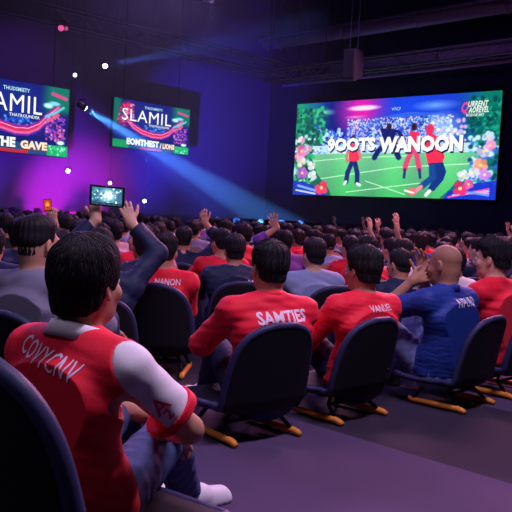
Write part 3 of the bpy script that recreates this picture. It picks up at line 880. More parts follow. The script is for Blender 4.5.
# ------------------------------------------------------------------ the crowd
PROT = {}
def prototypes():
    up = lambda a: dict(d=V3(*a), n=V3(0, 1, 0), curl=.3, spread=.2)
    kn = dict(d=V3(.1, .9, -.45), n=down, curl=.35); kr = dict(d=V3(-.1, .9, -.45), n=down, curl=.35)
    specs = {
      'hands on knees': dict(P=Pose(), hair=dict(t=.018, top=.010, nape=-.058, amp=.005)),
      'hands folded': dict(P=Pose(slouch=.05, lean=-.01, yaw=.15, wrists=[V3(-.03, .26, .33), V3(.06, .27, .33)]), hair=dict(t=.012, top=.014, nape=-.05, amp=.005, fade=.8)),
      'leaning forward': dict(P=Pose(lean=.13, slouch=.05, yaw=-.1, pitch=.12, wrists=[V3(-.12, .43, .42), V3(.12, .43, .42)]), hair=dict(t=.022, top=.010, nape=-.07, amp=.006, fade=.3, full=.01)),
      'leaning to the left': dict(P=Pose(side=-.12, yaw=.3, tilt=.1), hair=dict(t=.024, top=.012, nape=-.085, amp=.006, fade=.2, full=.03)),
      'clapping': dict(P=Pose(wrists=[V3(-.06, .26, .60), V3(.06, .26, .60)], poles=[V3(-1, 0, -1), V3(1, 0, -1)], hands=[dict(d=V3(.25, .3, 1), n=V3(1, 0, 0), curl=.15), dict(d=V3(-.25, .3, 1), n=V3(-1, 0, 0), curl=.15)]), hair=dict(t=.016, top=.012, nape=-.055, amp=.005, fade=.6)),
      'right arm raised': dict(P=Pose(wrists=[V3(-.13, .42, .40), V3(.24, .14, 1.03)], poles=[V3(-1, -.4, -.4), V3(1, .2, -.3)], hands=[kn, up((.1, .1, 1))]), hair=dict(t=.018, top=.012, nape=-.058, amp=.005)),
      'head turned left': dict(P=Pose(yaw=.8, twist=.12), hair=dict(t=.018, top=.012, nape=-.06, amp=.005)),
    }
    for k, sp in specs.items():
        P = sp['P']; d = {}
        d['body'] = body_mesh(P, .0115, hi=False)
        d['shirt'] = shirt_mesh(P, .012, sleeve=1.6 if k in ('hands folded', 'leaning forward', 'hands on knees') else .8, seed=len(PROT) + 40, fold=.006)
        d['trousers'] = trousers_mesh(P, .014)
        d['hair'] = hair_mesh(P, .0065, seed=len(PROT) + 3, **sp['hair'])
        d['shoe'] = [shoe_mesh(P, q, .012) for q in (0, 1)]
        PROT[k] = d
    # a capped head: cap crown and peak
    for k in ('hands on knees', 'leaning forward'):
        P = specs[k]['P']; d = PROT[k]; F = Field(np.array(P.hc) - .2, np.array(P.hc) + .24, .006)
        T = lambda x, y, z: P.hc + P.HM @ V3(x, y, z)
        F.ell(T(0, -.010, .045), (.092, .110, .095), P.HM, 0)
        F.clip(T(0, 0, .045), P.HM @ V3(0, .05, -1))
        F.cap(T(0, .085, .052), T(0, .145, .046), .012, .008, .01, 5.5, P.HM @ V3(1, 0, 0))
        d['cap'] = F.mesh('cap')
prototypes()
CACHE = {}
def data(kind, me, m):
    key = (me.name, m.name)
    if key not in CACHE:
        c = me.copy() if me.materials else me
        if c.materials: c.materials[0] = m
        else: c.materials.append(m)
        CACHE[key] = c
    return CACHE[key]
def spectator(pose, loc, rz, sc, shirt, skin, hairm, tr, shoes=False, cap=None):
    d = PROT[pose]
    r = thing('person', None, 'person', loc, rz); r.scale = (sc,) * 3
    obj('body', data('b', d['body'], SKIN[skin]), None, r)
    obj('shirt', data('s', d['shirt'], FAB[shirt]), None, r)
    obj('trousers', data('t', d['trousers'], tr), None, r)
    obj('hair', data('h', d['hair'], hairm), None, r)
    if cap and 'cap' in d:
        q = obj('cap', data('c', d['cap'], FAB[cap]), None, r); q['label'] = cap + ' cap'
    if shoes:
        for q in (0, 1): obj('shoe', data('f', d['shoe'][q], SHOEB), None, r)
    return r
cr = random.Random(5)
POSES = ['hands on knees'] * 5 + ['hands folded'] * 4 + ['leaning forward'] * 4 + ['leaning to the left'] * 2 + ['clapping'] * 2 + ['right arm raised'] * 1 + ['head turned left'] * 3
SH = ['red'] * 7 + ['navy'] * 5 + ['black'] * 4 + ['white'] * 3 + ['pink'] * 2 + ['sky'] * 3 + ['blue'] * 2 + ['purple'] * 2 + ['grey'] * 2
SHW = {'red': 'red top', 'navy': 'navy jacket', 'black': 'black top', 'white': 'white top', 'pink': 'pale pink top', 'sky': 'pale blue shirt', 'blue': 'royal blue polo', 'purple': 'purple top', 'grey': 'grey sweater'}
crowd = []
v = 3.55
while v < 21:
    u = -6.0 + cr.uniform(0, .3)
    while u < 22:
        q = UD * u + VD * v + V3(cr.uniform(-.05, .05), cr.uniform(-.05, .05), 0)
        u += .64 + (0.02 * max(0, v - 9))
        if q.y < 4.9: continue
        px, py = proj((q.x, q.y, .9))
        if px < -12 or px > 528: continue
        # walls
        if q.x > 6.15 - .5 - (q.y - 20) * .0 and False: continue
        if cr.random() < .16 and q.y > 6.5: continue
        if (150 < px < 232 and q.y < 8.4) or (286 < px < 346 and q.y < 6.8) or (374 < px < 428 and q.y < 6.4): continue
        crowd.append((q, px, v))
    v += .80 + .012 * max(0, v - 5)
def wallclear(q):
    wl = -23.6 + .982 * q.y                      # left wall x at that depth
    right = Vector((q.x - 6.15, q.y - 20, 0)).dot(UD)
    left = Vector((q.x - 0, q.y - 25.4, 0)).dot(VD)
    return right < -1.3 and left < -1.6
keep = []
for q, px, v in crowd:
    if not wallclear(q): continue
    if any((q.x - hx) ** 2 + (q.y - hy) ** 2 < .50 ** 2 for hx, hy in HERO_XY): continue
    if any((q.x - k[0].x) ** 2 + (q.y - k[0].y) ** 2 < .54 ** 2 for k in keep): continue
    # leave the seats that the photo shows nothing in: straight in front of a figure already there
    keep.append((q, px, v))
keep.sort(key=lambda t: t[0].y)
keep = keep[:262]
info = []
for q, px, v in keep:
    pose = cr.choice(POSES); shirt = cr.choice(SH); Y = q.y
    if px > 300 and cr.random() < .25: shirt = cr.choice(['pink', 'white', 'red'])
    hairm = cr.choice([HAIR, HAIR, HAIR2]); sk = cr.choice([0, 0, 1, 2]); tr = cr.choice([DENIM, DENIM, DENIM2, BLACKTR])
    cap = None
    if Y > 8 and pose in ('hands on knees', 'leaning forward') and cr.random() < .14: cap = cr.choice(['black', 'red', 'navy'])
    rz = R(cr.uniform(2, 42)); sc = cr.uniform(.93, 1.03)
    if Y < 8.6 and pose in ('right arm raised', 'clapping'): pose = 'hands folded'
    r = spectator(pose, q, rz, sc, shirt, sk, hairm, tr, Y < 9, cap)
    zone = 'by the purple wall' if px < 75 else 'below the SLAMIL screen' if px < 205 else 'below the dark corner' if px < 292 else 'below the word 9OOTS' if px < 395 else 'below the word WANOON'
    dist = 'near' if Y < 9 else 'middle' if Y < 13.5 else 'far'
    info.append((r, px, Y, zone, dist, shirt, pose, cap))
    if Y < 8.2:
        chair('black shell chair', q + V3(math.sin(rz), -math.cos(rz), 0) * .07, rz, 1.)['_c'] = len(info) - 1
q = V3((154 - 256) / FPX * 7.5, 7.5, 0)
r = spectator('leaning to the left', q, R(8), .97, 'pink', 1, HAIR, DENIM, True); tag(r, 'dark haired person in a pale pink top, behind the man whose red back reads NANON')
ORD = ['first', 'second', 'third', 'fourth', 'fifth', 'sixth', 'seventh', 'eighth', 'ninth', 'tenth', 'eleventh', 'twelfth']
from collections import defaultdict
sets = defaultdict(list)
for t in info:
    r, px, Y, zone, dist, shirt, pose, cap = t
    ph = {'near': 'in near rows', 'middle': 'halfway back', 'far': 'in far rows'}[dist]
    act = '' if dist == 'far' and pose != 'right arm raised' else {'hands on knees': '', 'hands folded': 'hands folded'}.get(pose, pose)
    w = f"person in {SHW[shirt]}" + (f" and {cap} cap" if cap else '') + (f" {act}" if act else '')
    sets[(w, ph, zone, dist)].append(t)
for (w, ph, zone, dist), ts in sets.items():
    ts.sort(key=lambda t: t[1])
    for k, t in enumerate(ts):
        if len(ts) == 1: tag(t[0], f"{w} {ph} {zone}")
        elif dist != 'far': tag(t[0], f"{w} {ph} {zone}, {ORD[k]} from left")
        else: tag(t[0], f"{w} {ph} {zone}", group=f"{w} {ph} {zone}")
for o in [o for o in COL.objects if '_c' in o]:
    t = info[o['_c']]; del o['_c']
    o['label'] = 'chair under ' + ' '.join(t[0]['label'].replace('person in ', '').split())
# ------------------------------------------------------------------ the hall
def struct(name, bm, m):
    o = obj(name, bm, m); o['kind'] = 'structure'; return o
CORNER = V3(.2, 26.2, 0)
HCEIL = 8.2
# carpet: purple with darker woven bands running along the hall
cm = bpy.data.materials.new('striped_carpet'); cm.use_nodes = True; nt = cm.node_tree; b = nt.nodes['Principled BSDF']
tc = nt.nodes.new('ShaderNodeTexCoord'); sx = nt.nodes.new('ShaderNodeVectorMath'); sx.operation = 'DOT_PRODUCT'; sx.inputs[1].default_value = tuple(UD)
nt.links.new(tc.outputs['Object'], sx.inputs[0])
def mth(op, a, bv):
    n = nt.nodes.new('ShaderNodeMath'); n.operation = op
    for i, q in ((0, a), (1, bv)):
        if isinstance(q, (int, float)): n.inputs[i].default_value = q
        else: nt.links.new(q, n.inputs[i])
    return n.outputs[0]
off = mth('SUBTRACT', sx.outputs['Value'], 3.12)
fr = mth('FLOORED_MODULO', off, 3.1)
band = mth('LESS_THAN', fr, 1.22)
nz = nt.nodes.new('ShaderNodeTexNoise'); nz.inputs['Scale'].default_value = 220; nt.links.new(tc.outputs['Object'], nz.inputs['Vector'])
nz2 = nt.nodes.new('ShaderNodeTexNoise'); nz2.inputs['Scale'].default_value = 5; nt.links.new(tc.outputs['Object'], nz2.inputs['Vector'])
mx = nt.nodes.new('ShaderNodeMix'); mx.data_type = 'RGBA'; mx.inputs[6].default_value = (.095, .060, .135, 1); mx.inputs[7].default_value = (.035, .026, .05, 1)
nt.links.new(band, mx.inputs[0])
mv = nt.nodes.new('ShaderNodeMix'); mv.data_type = 'RGBA'; mv.blend_type = 'MULTIPLY'; mv.inputs[0].default_value = .5
nt.links.new(mx.outputs[2], mv.inputs[6]); nt.links.new(nz.outputs['Fac'], mv.inputs[7]); nt.links.new(mv.outputs[2], b.inputs['Base Color'])
b.inputs['Roughness'].default_value = .85; b.inputs['Specular IOR Level'].default_value = .2
bp = nt.nodes.new('ShaderNodeBump'); bp.inputs['Strength'].default_value = .3; bp.inputs['Distance'].default_value = .003
nt.links.new(nz.outputs['Fac'], bp.inputs['Height']); nt.links.new(bp.outputs['Normal'], b.inputs['Normal'])
def slab(P0, D, L, z0, z1, th):
    """upright slab from P0 along D, its face on the P0 line, thickness away from the hall"""
    bm = bmesh.new(); D = D.normalized(); N = Vector((-D.y, D.x, 0)) * th
    q = [P0, P0 + D * L, P0 + D * L + N, P0 + N]
    lo = [bm.verts.new((p.x, p.y, z0)) for p in q]; hi = [bm.verts.new((p.x, p.y, z1)) for p in q]
    bm.faces.new(lo[::-1]); bm.faces.new(hi)
    for i in range(4): bm.faces.new((lo[i], lo[(i + 1) % 4], hi[(i + 1) % 4], hi[i]))
    bmesh.ops.recalc_face_normals(bm, faces=bm.faces); return bm
WL, WR = 34, 34
bm = bmesh.new(); A, B_ = CORNER - UD * WL, CORNER - VD * WR; D_ = A - VD * WR
bm.faces.new([bm.verts.new(p + V3(0, 0, 0)) for p in (CORNER, A, D_, B_)]); bmesh.ops.recalc_face_normals(bm, faces=bm.faces)
fl = bmesh.ops.extrude_face_region(bm, geom=list(bm.faces)); bmesh.ops.translate(bm, verts=[q for q in fl['geom'] if isinstance(q, bmesh.types.BMVert)], vec=(0, 0, -.1))
bmesh.ops.recalc_face_normals(bm, faces=bm.faces)
struct('floor', bm, cm)
bm = bmesh.new(); bm.faces.new([bm.verts.new(p + V3(0, 0, HCEIL)) for p in (CORNER, A, D_, B_)])
fl = bmesh.ops.extrude_face_region(bm, geom=list(bm.faces)); bmesh.ops.translate(bm, verts=[q for q in fl['geom'] if isinstance(q, bmesh.types.BMVert)], vec=(0, 0, .1))
bmesh.ops.recalc_face_normals(bm, faces=bm.faces)
struct('ceiling', bm, mat('black_ceiling', (.010, .009, .014), .9, noise=.3, nscale=3))
# left wall: dark cloth wall with a faint dotted tile print
wm = bpy.data.materials.new('printed_wall'); wm.use_nodes = True; nt = wm.node_tree; b = nt.nodes['Principled BSDF']
tc = nt.nodes.new('ShaderNodeTexCoord'); br = nt.nodes.new('ShaderNodeTexBrick'); br.inputs['Scale'].default_value = 6
mp = nt.nodes.new('ShaderNodeMapping'); mp.inputs['Rotation'].default_value = (R(90), 0, -math.atan2(UD.y, UD.x)); mp.vector_type = 'TEXTURE'
mp.inputs['Rotation'].default_value = (R(90), 0, math.atan2(UD.y, UD.x))
nt.links.new(tc.outputs['Object'], mp.inputs['Vector']); nt.links.new(mp.outputs[0], br.inputs['Vector'])
br.inputs['Color1'].default_value = (.15, .135, .18, 1); br.inputs['Color2'].default_value = (.165, .145, .19, 1); br.inputs['Mortar'].default_value = (.12, .11, .15, 1); br.inputs['Mortar Size'].default_value = .03
nt.links.new(br.outputs['Color'], b.inputs['Base Color']); b.inputs['Roughness'].default_value = .8
struct('wall_left', slab(CORNER, -UD, WL, 0, HCEIL, -.2), wm)
dark = mat('dark_wall_cloth', (.010, .014, .042), .85, noise=.2, nscale=2)
struct('wall_right', slab(CORNER, -VD, WR, 0, HCEIL, .2), dark)
struct('wall_near', slab(A, -VD, WR, 0, HCEIL, .2), dark)
struct('wall_rear', slab(D_, UD, WL, 0, HCEIL, .2), dark)

# ------------------------------------------------------------------ screens
def screen(name, label, p_tr, p_br, Yr, p_tl, p_bl, Yl, img, wall_gap=True):
    tr, br_, tl, bl = at(*p_tr, Yr), at(*p_br, Yr), at(*p_tl, Yl), at(*p_bl, Yl)
    rx, lx = (tr + br_) / 2, (tl + bl) / 2
    zt, zb = (tr.z + tl.z) / 2, (br_.z + bl.z) / 2
    L = V3(lx.x, lx.y, 0); Rr = V3(rx.x, rx.y, 0); W = (Rr - L).length; H = zt - zb
    c = (L + Rr) / 2 + V3(0, 0, (zt + zb) / 2)
    r = thing(name, label, 'screen'); M = basis(Rr - L, V3(0, 0, 1)).to_4x4(); M.translation = c; r.matrix_world = M
    bm = bmesh.new(); bm_box(bm, (0, 0, -.06), (W + .03, H + .03, .11)); bevel(bm, .01, 1)
    obj('cabinet', bm, DARKM, r)
    obj('picture', raster_mesh('picture', tolin(img), W, H, .002), picture_mat('screen_picture', 1.2), r)
    for s in (-1, 1):
        bm = bmesh.new(); bm_tube(bm, [(s * W * .36, 0, -.10), (s * W * .36, H * .5 + .1, -.10), (s * W * .36, HCEIL - c.z, -.10)], .011, 6); smooth(bm)
        obj('hanging_pole', bm, DARKM, r)
    print('SCREEN', name, 'W', round(W, 2), 'H', round(H, 2), 'c', [round(q, 2) for q in c])
    return r, W, H
def put_text(scr, W, H, body, u, v, h, color, strength=1., width=None, off=.03, z=.012, shear=0, shadow=None, name='lettering', mname=None, spacing=1.04):
    me = text_mesh(body, 1, 0, off, 1, shear, spacing)
    xs = [q.co.x for q in me.vertices]; ys = [q.co.y for q in me.vertices]
    k = h * H / (max(ys) - min(ys)); kx = (width * W / (max(xs) - min(xs))) if width else k
    cx, cy = (max(xs) + min(xs)) / 2, (max(ys) + min(ys)) / 2
    for q in me.vertices: q.co = ((q.co.x - cx) * kx + (u - .5) * W, (q.co.y - cy) * k + (.5 - v) * H, z)
    m = emat(mname or ('print_%02x%02x%02x' % tuple(int(c * 255) for c in color)), lin(color), strength)
    if shadow:
        sm_ = me.copy()
        for q in sm_.vertices: q.co.x += .010 * H; q.co.y -= .018 * H; q.co.z -= .005
        obj(name + '_edge', sm_, emat('print_edge_%02x%02x%02x' % tuple(int(c * 255) for c in shadow), lin(shadow), 1), scr)
    return obj(name, me, m, scr)

# the football picture
p = Paint(520, 250, (.10, .22, .80))
p.mixm(np.clip(1 - p.u / .22, 0, 1), (.10, .62, .40)); p.mixm(np.exp(-((p.u - .22) / .07) ** 2), (.06, .12, .48))
p.blob(.36, .10, .17, .34, (.86, .12, .66), 1, .8); p.mixm(np.clip((p.u - .80) / .14, 0, 1), (.04, .46, .40))
p.blob(.60, .10, .22, .22, (.10, .30, .92), .7)
p.blob(.13, .11, .10, .05, (.55, 1, .85), .9, .8); p.blob(.37, .085, .10, .035, (1, .85, .95), 1, .5); p.blob(.33, .175, .07, .02, (1, .7, .9), .8)
p.blob(.72, .10, .12, .06, (.55, .8, 1), .7)
for k in range(46): p.line([(.30 + .011 * k, .40), (.33 + .010 * k, .16)], .004, (.2, .45, .95), .3)
p.poly([(.30, .30), (.42, .20), (.60, .15), (.76, .18), (.80, .30), (.80, .50), (.24, .50)], (.22, .40, .88), .8)
p.speck(1500, (.29, .20, .80, .47), [(.85, .93, 1), (.55, .75, 1), (.3, .5, .95), (.1, .2, .6), (.75, .7, 1), (.95, .75, .85)], (.007, .014), 5)
p.speck(240, (.10, .30, .27, .52), [(.8, .95, 1), (.2, .4, .9), (.1, .2, .55), (.6, .75, 1)], (.010, .028), 6)
p.speck(160, (.0, .05, .18, .5), [(.06, .40, .28), (.2, .75, .5), (.05, .3, .3)], (.015, .035), 7)
p.speck(200, (.86, .05, 1, .5), [(.03, .36, .32), (.10, .62, .5), (.03, .28, .3)], (.012, .03), 8)
p.blob(.76, .33, .10, .2, (.75, .9, 1), .7); p.speck(60, (.70, .24, .86, .5), [(.9, .97, 1), (.5, .7, 1), (.9, .7, .9)], (.012, .03), 9)
p.rect(.04, .47, .92, .56, (.80, .93, 1), .9); p.speck(120, (.05, .48, .92, .55), [(.6, .8, 1), (1, 1, 1), (.4, .6, .95)], (.01, .02), 10)
g = np.clip((p.v - .55) / .45, 0, 1)
pitch = np.stack([.28 + .16 * (1 - g) + 0 * p.u, .80 - .10 * g + .06 * np.sin(p.u * 26), .42 + .14 * (1 - g)], -1)
p.im = np.where((p.v > .555)[..., None], pitch, p.im)
for q in ([(.06, .64), (.30, .60), (.6, .585)], [(.10, .84), (.55, .70), (.95, .66)], [(.40, .84), (.60, .97)], [(.30, .96), (.72, .84)]): p.line(q, .006, (.8, 1, .85), .8)
sk = (.75, .5, .5)
# player running in red and navy
p.poly([(.305, .46), (.355, .45), (.362, .62), (.345, .66), (.312, .66), (.305, .60)], (.95, .20, .34)); p.blob(.325, .405, .016, .05, (.25, .12, .2), 1, .3)
p.line([(.308, .50), (.292, .58), (.300, .64)], .018, sk); p.line([(.355, .50), (.368, .60)], .018, sk)
p.line([(.322, .66), (.304, .76), (.300, .85)], .030, (.10, .16, .45)); p.line([(.342, .66), (.356, .76), (.358, .86)], .030, (.10, .16, .45))
p.line([(.298, .85), (.290, .875)], .018, (.95, .97, 1)); p.line([(.358, .87), (.372, .885)], .018, (.95, .97, 1))
# keeper in navy
p.poly([(.46, .30), (.545, .32), (.53, .44), (.485, .46)], (.08, .12, .42)); p.blob(.505, .29, .014, .04, (.2, .1, .2), 1, .3)
p.line([(.495, .44), (.455, .54), (.440, .60)], .032, (.08, .12, .42)); p.line([(.52, .44), (.545, .54), (.560, .60)], .032, (.08, .12, .42)); p.line([(.55, .34), (.58, .42)], .022, (.08, .12, .42))
# player in red beyond
p.poly([(.605, .34), (.655, .36), (.65, .54), (.61, .54)], (.92, .16, .36)); p.blob(.625, .30, .016, .045, (.2, .1, .18), 1, .3)
p.line([(.62, .54), (.598, .66), (.594, .72)], .030, (.9, .25, .45)); p.line([(.64, .54), (.655, .66), (.662, .72)], .030, (.9, .25, .45))
p.line([(.594, .72), (.592, .80)], .016, (.15, .2, .5)); p.line([(.662, .72), (.668, .80)], .016, (.15, .2, .5))
# nearest player
p.poly([(.672, .42), (.70, .36), (.735, .40), (.775, .60), (.765, .66), (.70, .68), (.685, .55)], (.95, .18, .32)); p.blob(.70, .33, .022, .06, (.9, .18, .35), 1, .3)
p.poly([(.70, .66), (.768, .65), (.785, .74), (.775, .82), (.735, .93), (.705, .92), (.735, .78)], (.08, .20, .50))
p.line([(.72, .70), (.725, .80), (.68, .88)], .038, (.10, .28, .58)); p.line([(.675, .89), (.640, .95)], .022, (.95, .55, .6)); p.blob(.633, .94, .022, .05, (1, .40, .45), 1, .4); p.line([(.60, .93), (.64, .95)], .012, (1, .95, .9))
p.line([(.715, .93), (.700, .97)], .02, (.95, .97, 1))
# flower borders
p.poly([(0, .34), (.06, .40), (.10, .60), (.14, .78), (.21, .94), (.22, 1), (0, 1)], (.05, .36, .30), .85)
p.speck(240, (0, .35, .11, .98), [(.05, .45, .3), (.2, .7, .5), (.03, .25, .25), (.7, .95, .9)], (.014, .035), 20)
p.poly([(0, .84), (.10, .88), (.20, 1), (0, 1)], (.12, .22, .75), .95); p.line([(.03, .90), (.17, .97)], .016, (.5, .65, 1)); p.line([(.02, .95), (.13, .985)], .012, (.75, .8, 1))
fl = [(.035, .40, .045, (.95, .8, .9)), (.04, .52, .07, (.95, .45, .75)), (.075, .50, .05, (.9, .7, .9)), (.04, .64, .06, (.95, .92, .9)), (.05, .76, .065, (.75, .40, .85)), (.10, .68, .05, (.9, .95, .95)), (.11, .79, .055, (.85, .95, 1)), (.165, .92, .075, (1, .25, .42)), (.02, .58, .04, (1, .6, .8))]
for k, (u, v_, r_, c_) in enumerate(fl): p.flower(u, v_, r_, c_, k)
p.poly([(1, .40), (.95, .42), (.92, .58), (.86, .76), (.80, .92), (.76, 1), (1, 1)], (.05, .38, .42), .85)
p.speck(260, (.88, .42, 1, .95), [(.05, .45, .4), (.3, .75, .7), (.03, .25, .35), (.8, .95, 1), (.2, .4, .9)], (.014, .035), 21)
p.poly([(.80, .93), (.88, .86), (1, .82), (1, 1), (.78, 1)], (.10, .20, .80), .95)
for k, c_ in enumerate([(.95, .3, .6), (.7, .75, 1), (.95, .55, .75), (.4, .6, 1)]): p.line([(.80 + .02 * k, .985 - .02 * k), (.97, .90 + .02 * k)], .011, c_)
fr_ = [(.955, .42, .055, (.75, .85, 1)), (.94, .55, .06, (.8, .8, 1)), (.965, .50, .05, (1, .6, .8)), (.93, .68, .065, (1, .65, .55)), (.95, .77, .055, (.75, .5, .95)), (.86, .78, .055, (.85, .97, 1)), (.905, .75, .05, (.9, .9, 1)), (.85, .90, .07, (.95, .2, .5)), (.885, .86, .045, (1, .4, .7))]
for k, (u, v_, r_, c_) in enumerate(fr_): p.flower(u, v_, r_, c_, k + 30)
g2 = np.random.default_rng(4); p.im = np.clip(p.im + g2.normal(0, .02, p.im.shape[:2])[..., None], 0, 1)
scr, W, H = screen('led_screen', 'huge screen showing footballers and the words 9OOTS WANOON on the dark right wall', (502.5, 93), (495, 203), 20, (298, 102), (292.5, 192), 24.35, p.im)
put_text(scr, W, H, '9OOTS', .315, .462, .145, (1, 1, 1), 1.1, .255, .06, shadow=(.10, .12, .35))
put_text(scr, W, H, 'WANOON', .655, .470, .16, (1, 1, 1), 1.1, .39, .06, shadow=(.10, .12, .35))
put_text(scr, W, H, 'Q', .850, .145, .12, (.98, .25, .62), 1, .03, .03, shear=.3, name='logo_initial')
put_text(scr, W, H, 'URRENT', .905, .110, .055, (.95, 1, .95), 1, .085, .03, shear=.2, name='logo_word')
put_text(scr, W, H, 'AOREVEL', .908, .165, .055, (.95, 1, .95), 1, .085, .03, shear=.2, name='logo_word')
put_text(scr, W, H, 'RODGEUAT', .895, .212, .026, (.95, 1, .95), 1, .075, .02, name='logo_line')
put_text(scr, W, H, 'V7C7', .535, .115, .030, (.7, .9, 1), 1, .045, .02, name='caption')

def banner(seed):
    p = Paint(230, 140, (.06, .10, .42))
    p.blob(.5, .35, .5, .5, (.10, .20, .62), .8); p.mixm(np.clip((p.u - .72) / .1, 0, 1) * np.clip((.42 - p.v) / .1, 0, 1), (.05, .45, .38))
    p.mixm(np.clip((.12 - p.u) / .06, 0, 1) * np.clip((.7 - p.v) / .2, 0, 1), (.05, .40, .36))
    p.speck(60, (.40, .5, .68, .66), [(.2, .5, .9), (.3, .7, .95), (.1, .3, .8)], (.015, .035), seed); p.speck(50, (.1, .55, .9, .75), [(.2, .2, .6), (.4, .2, .6)], (.008, .015), seed + 9)
    ctl = [(.16, .38), (.24, .52), (.36, .62), (.50, .67), (.62, .66), (.72, .58), (.80, .44), (.90, .30)]
    for o_, c_, w_ in ((.0, (.85, .15, .40), .045), (.045, (.95, .40, .60), .022), (-.045, (.60, .12, .55), .022), (.075, (.45, .15, .65), .015), (-.02, (1, .65, .75), .008)):
        p.line([(x, y + o_) for x, y in ctl], w_, c_, .95)
    p.blob(.17, .16, .10, .14, (.85, .12, .35), 1, .5); p.blob(.12, .42, .07, .14, (.80, .25, .45), .9, .6); p.speck(50, (.05, .08, .25, .55), [(.95, .3, .5), (.9, .6, .75), (.6, .1, .4), (.3, .1, .5)], (.02, .05), seed + 1)
    p.speck(130, (.78, .42, .97, .78), [(.85, .3, .65), (.5, .25, .8), (.95, .55, .8), (.3, .2, .7)], (.012, .03), seed + 2)
    p.blob(.80, .28, .06, .05, (.75, .95, 1), 1, .5); p.blob(.86, .24, .07, .04, (.5, .85, .95), 1, .5); p.line([(.78, .44), (.88, .36), (.95, .28)], .022, (.35, .80, .85)); p.line([(.84, .10), (.97, .15)], .035, (.85, .3, .55), .9)
    p.line([(.80, .5), (.9, .4)], .03, (.95, .4, .5), .8)
    p.rect(0, .84, 1, 1, (.10, .30, .50)); p.rect(0, .84, .20, 1, (.06, .60, .35)); p.rect(.80, .84, 1, 1, (.10, .68, .42)); p.blob(.93, .80, .05, .04, (.85, 1, 1), 1, .5); p.speck(20, (.82, .86, .98, .98), [(.2, .8, .5), (.6, .95, .8)], (.01, .03), seed + 3)
    p.rect(.34, .95, .62, 1, (.85, .15, .2), .8)
    return p.im
scr, W, H = screen('led_screen', 'smaller banner screen reading SLAMIL whole, left of the dark corner', (190.5, 110), (187.5, 154), 23.0, (115, 97), (111.5, 147), 21.1, banner(50))
def banner_text(scr, W, H, foot1, foot2, a=(.38, .42), b=(.70, .20)):
    put_text(scr, W, H, 'THUDSMIETY', .50, .115, .055, (.75, .95, 1), 1, .24, .02)
    put_text(scr, W, H, 'SLAMIL', .42, .31, .25, (1, 1, 1), 1.1, .64, 0, spacing=1.06, shadow=(.08, .10, .35))
    put_text(scr, W, H, 'THATROUNDER', .58, .475, .045, (.92, .97, 1), 1, .28, .02)
    put_text(scr, W, H, foot1, a[0], .86, .14, (.98, 1, .97), 1.05, a[1], .06, shadow=(.1, .1, .25))
    put_text(scr, W, H, foot2, b[0], .875, .12, (1, .93, .80), 1.05, b[1], .06, shadow=(.6, .1, .1))
banner_text(scr, W, H, 'EOMTHEST', '/ LIONS')
scr, W, H = screen('led_screen', 'larger banner screen cut off at the left, with MIL and GAVE on it', (70, 89.5), (66.5, 157), 19.9, (-42, 71), (-44, 147), 17.9, banner(80))
banner_text(scr, W, H, 'IN THE', 'GAVE', (.34, .33), (.675, .25))
# ------------------------------------------------------------------ trusses, ducts and lamps under the ceiling
def truss(label, P0, P1, w=.34, h=.40):
    d = (P1 - P0); L = d.length; d.normalize()
    r = thing('lighting_truss', label, 'truss', P0, math.atan2(d.y, d.x), None)
    n = max(4, int(L / .45))
    for (y, z) in ((-w / 2, 0), (w / 2, 0), (-w / 2, h), (w / 2, h)):
        bm = bmesh.new(); bm_tube(bm, [(0, y, z), (L, y, z)], .024, 8); smooth(bm); obj('chord', bm, TRUSSM, r)
    for (a, b_) in (((-w / 2, 0), (-w / 2, h)), ((w / 2, 0), (w / 2, h)), ((-w / 2, 0), (w / 2, 0))):
        pts = [(L * k / n, *(a if k % 2 == 0 else b_)) for k in range(n + 1)]
        bm = bmesh.new(); bm_tube(bm, pts, .012, 6); smooth(bm); obj('bracing', bm, TRUSSM, r)
    for x in (L * .2, L * .8):
        bm = bmesh.new(); bm_tube(bm, [(x, 0, h), (x, 0, HCEIL - P0.z)], .012, 6); smooth(bm); obj('hanger', bm, DARKM, r)
    return r
TZ = 5.2
A0, A1 = atz(0, 7, TZ), atz(172, 54, TZ)
print('truss A', A0, A1, 'dir', (A1 - A0).normalized(), 'UD', UD)
dA = UD
pm = atz(100, 35, TZ)
truss('long lattice truss slanting down from the upper left', pm - dA * 9, pm + dA * 9.5)
pm = atz(240, 73, TZ); truss('far short lattice truss running into the dark corner', pm - dA * 2.2, pm + dA * 2.2)
TZ2 = 4.7; pm = atz(300, 79, TZ2); truss('low lattice truss running along the top of the football screen', pm + VD * 1.2, pm - VD * 9, .3, .3)
def duct(label, p, half0, half1, rad, m, square=False):
    r = thing('ceiling_duct', label, 'duct', p, math.atan2(-VD.y, -VD.x))
    bm = bmesh.new()
    if square: bm_box(bm, ((half1 - half0) / 2, 0, 0), (half0 + half1, rad * 2.4, rad * 1.6)); bevel(bm, .02, 1)
    else: bm_tube(bm, [(-half0, 0, 0), (half1, 0, 0)], rad, 14); smooth(bm)
    obj('pipe', bm, m, r)
    for x in np.arange(-half0 + .6, half1, 2.4):
        b = bmesh.new(); bm_tube(b, [(x - .03, 0, 0), (x + .03, 0, 0)], rad * 1.12, 14); smooth(b); obj('joint_ring', b, m, r)
        b = bmesh.new(); bm_tube(b, [(x, 0, rad), (x, 0, HCEIL - p.z)], .012, 6); obj('hanger', b, DARKM, r)
    return r
PIPE = mat('painted_duct', (.26, .19, .32), .6, noise=.2, nscale=6)
duct('upper thick round duct under the ceiling at right', atz(440, 17, 6.1), 6, 5, .16, PIPE)
duct('lower thick round duct above the football screen', atz(440, 54, 5.5), 3.6, 3.6, .16, PIPE)
duct('thin pipe close above the football screen', atz(440, 68.5, 5.0), 5.5, 4.5, .05, PIPE)
duct('narrow pipe crossing the ceiling at upper right', atz(384, 19, 6.6), 5, 5, .07, PIPE)

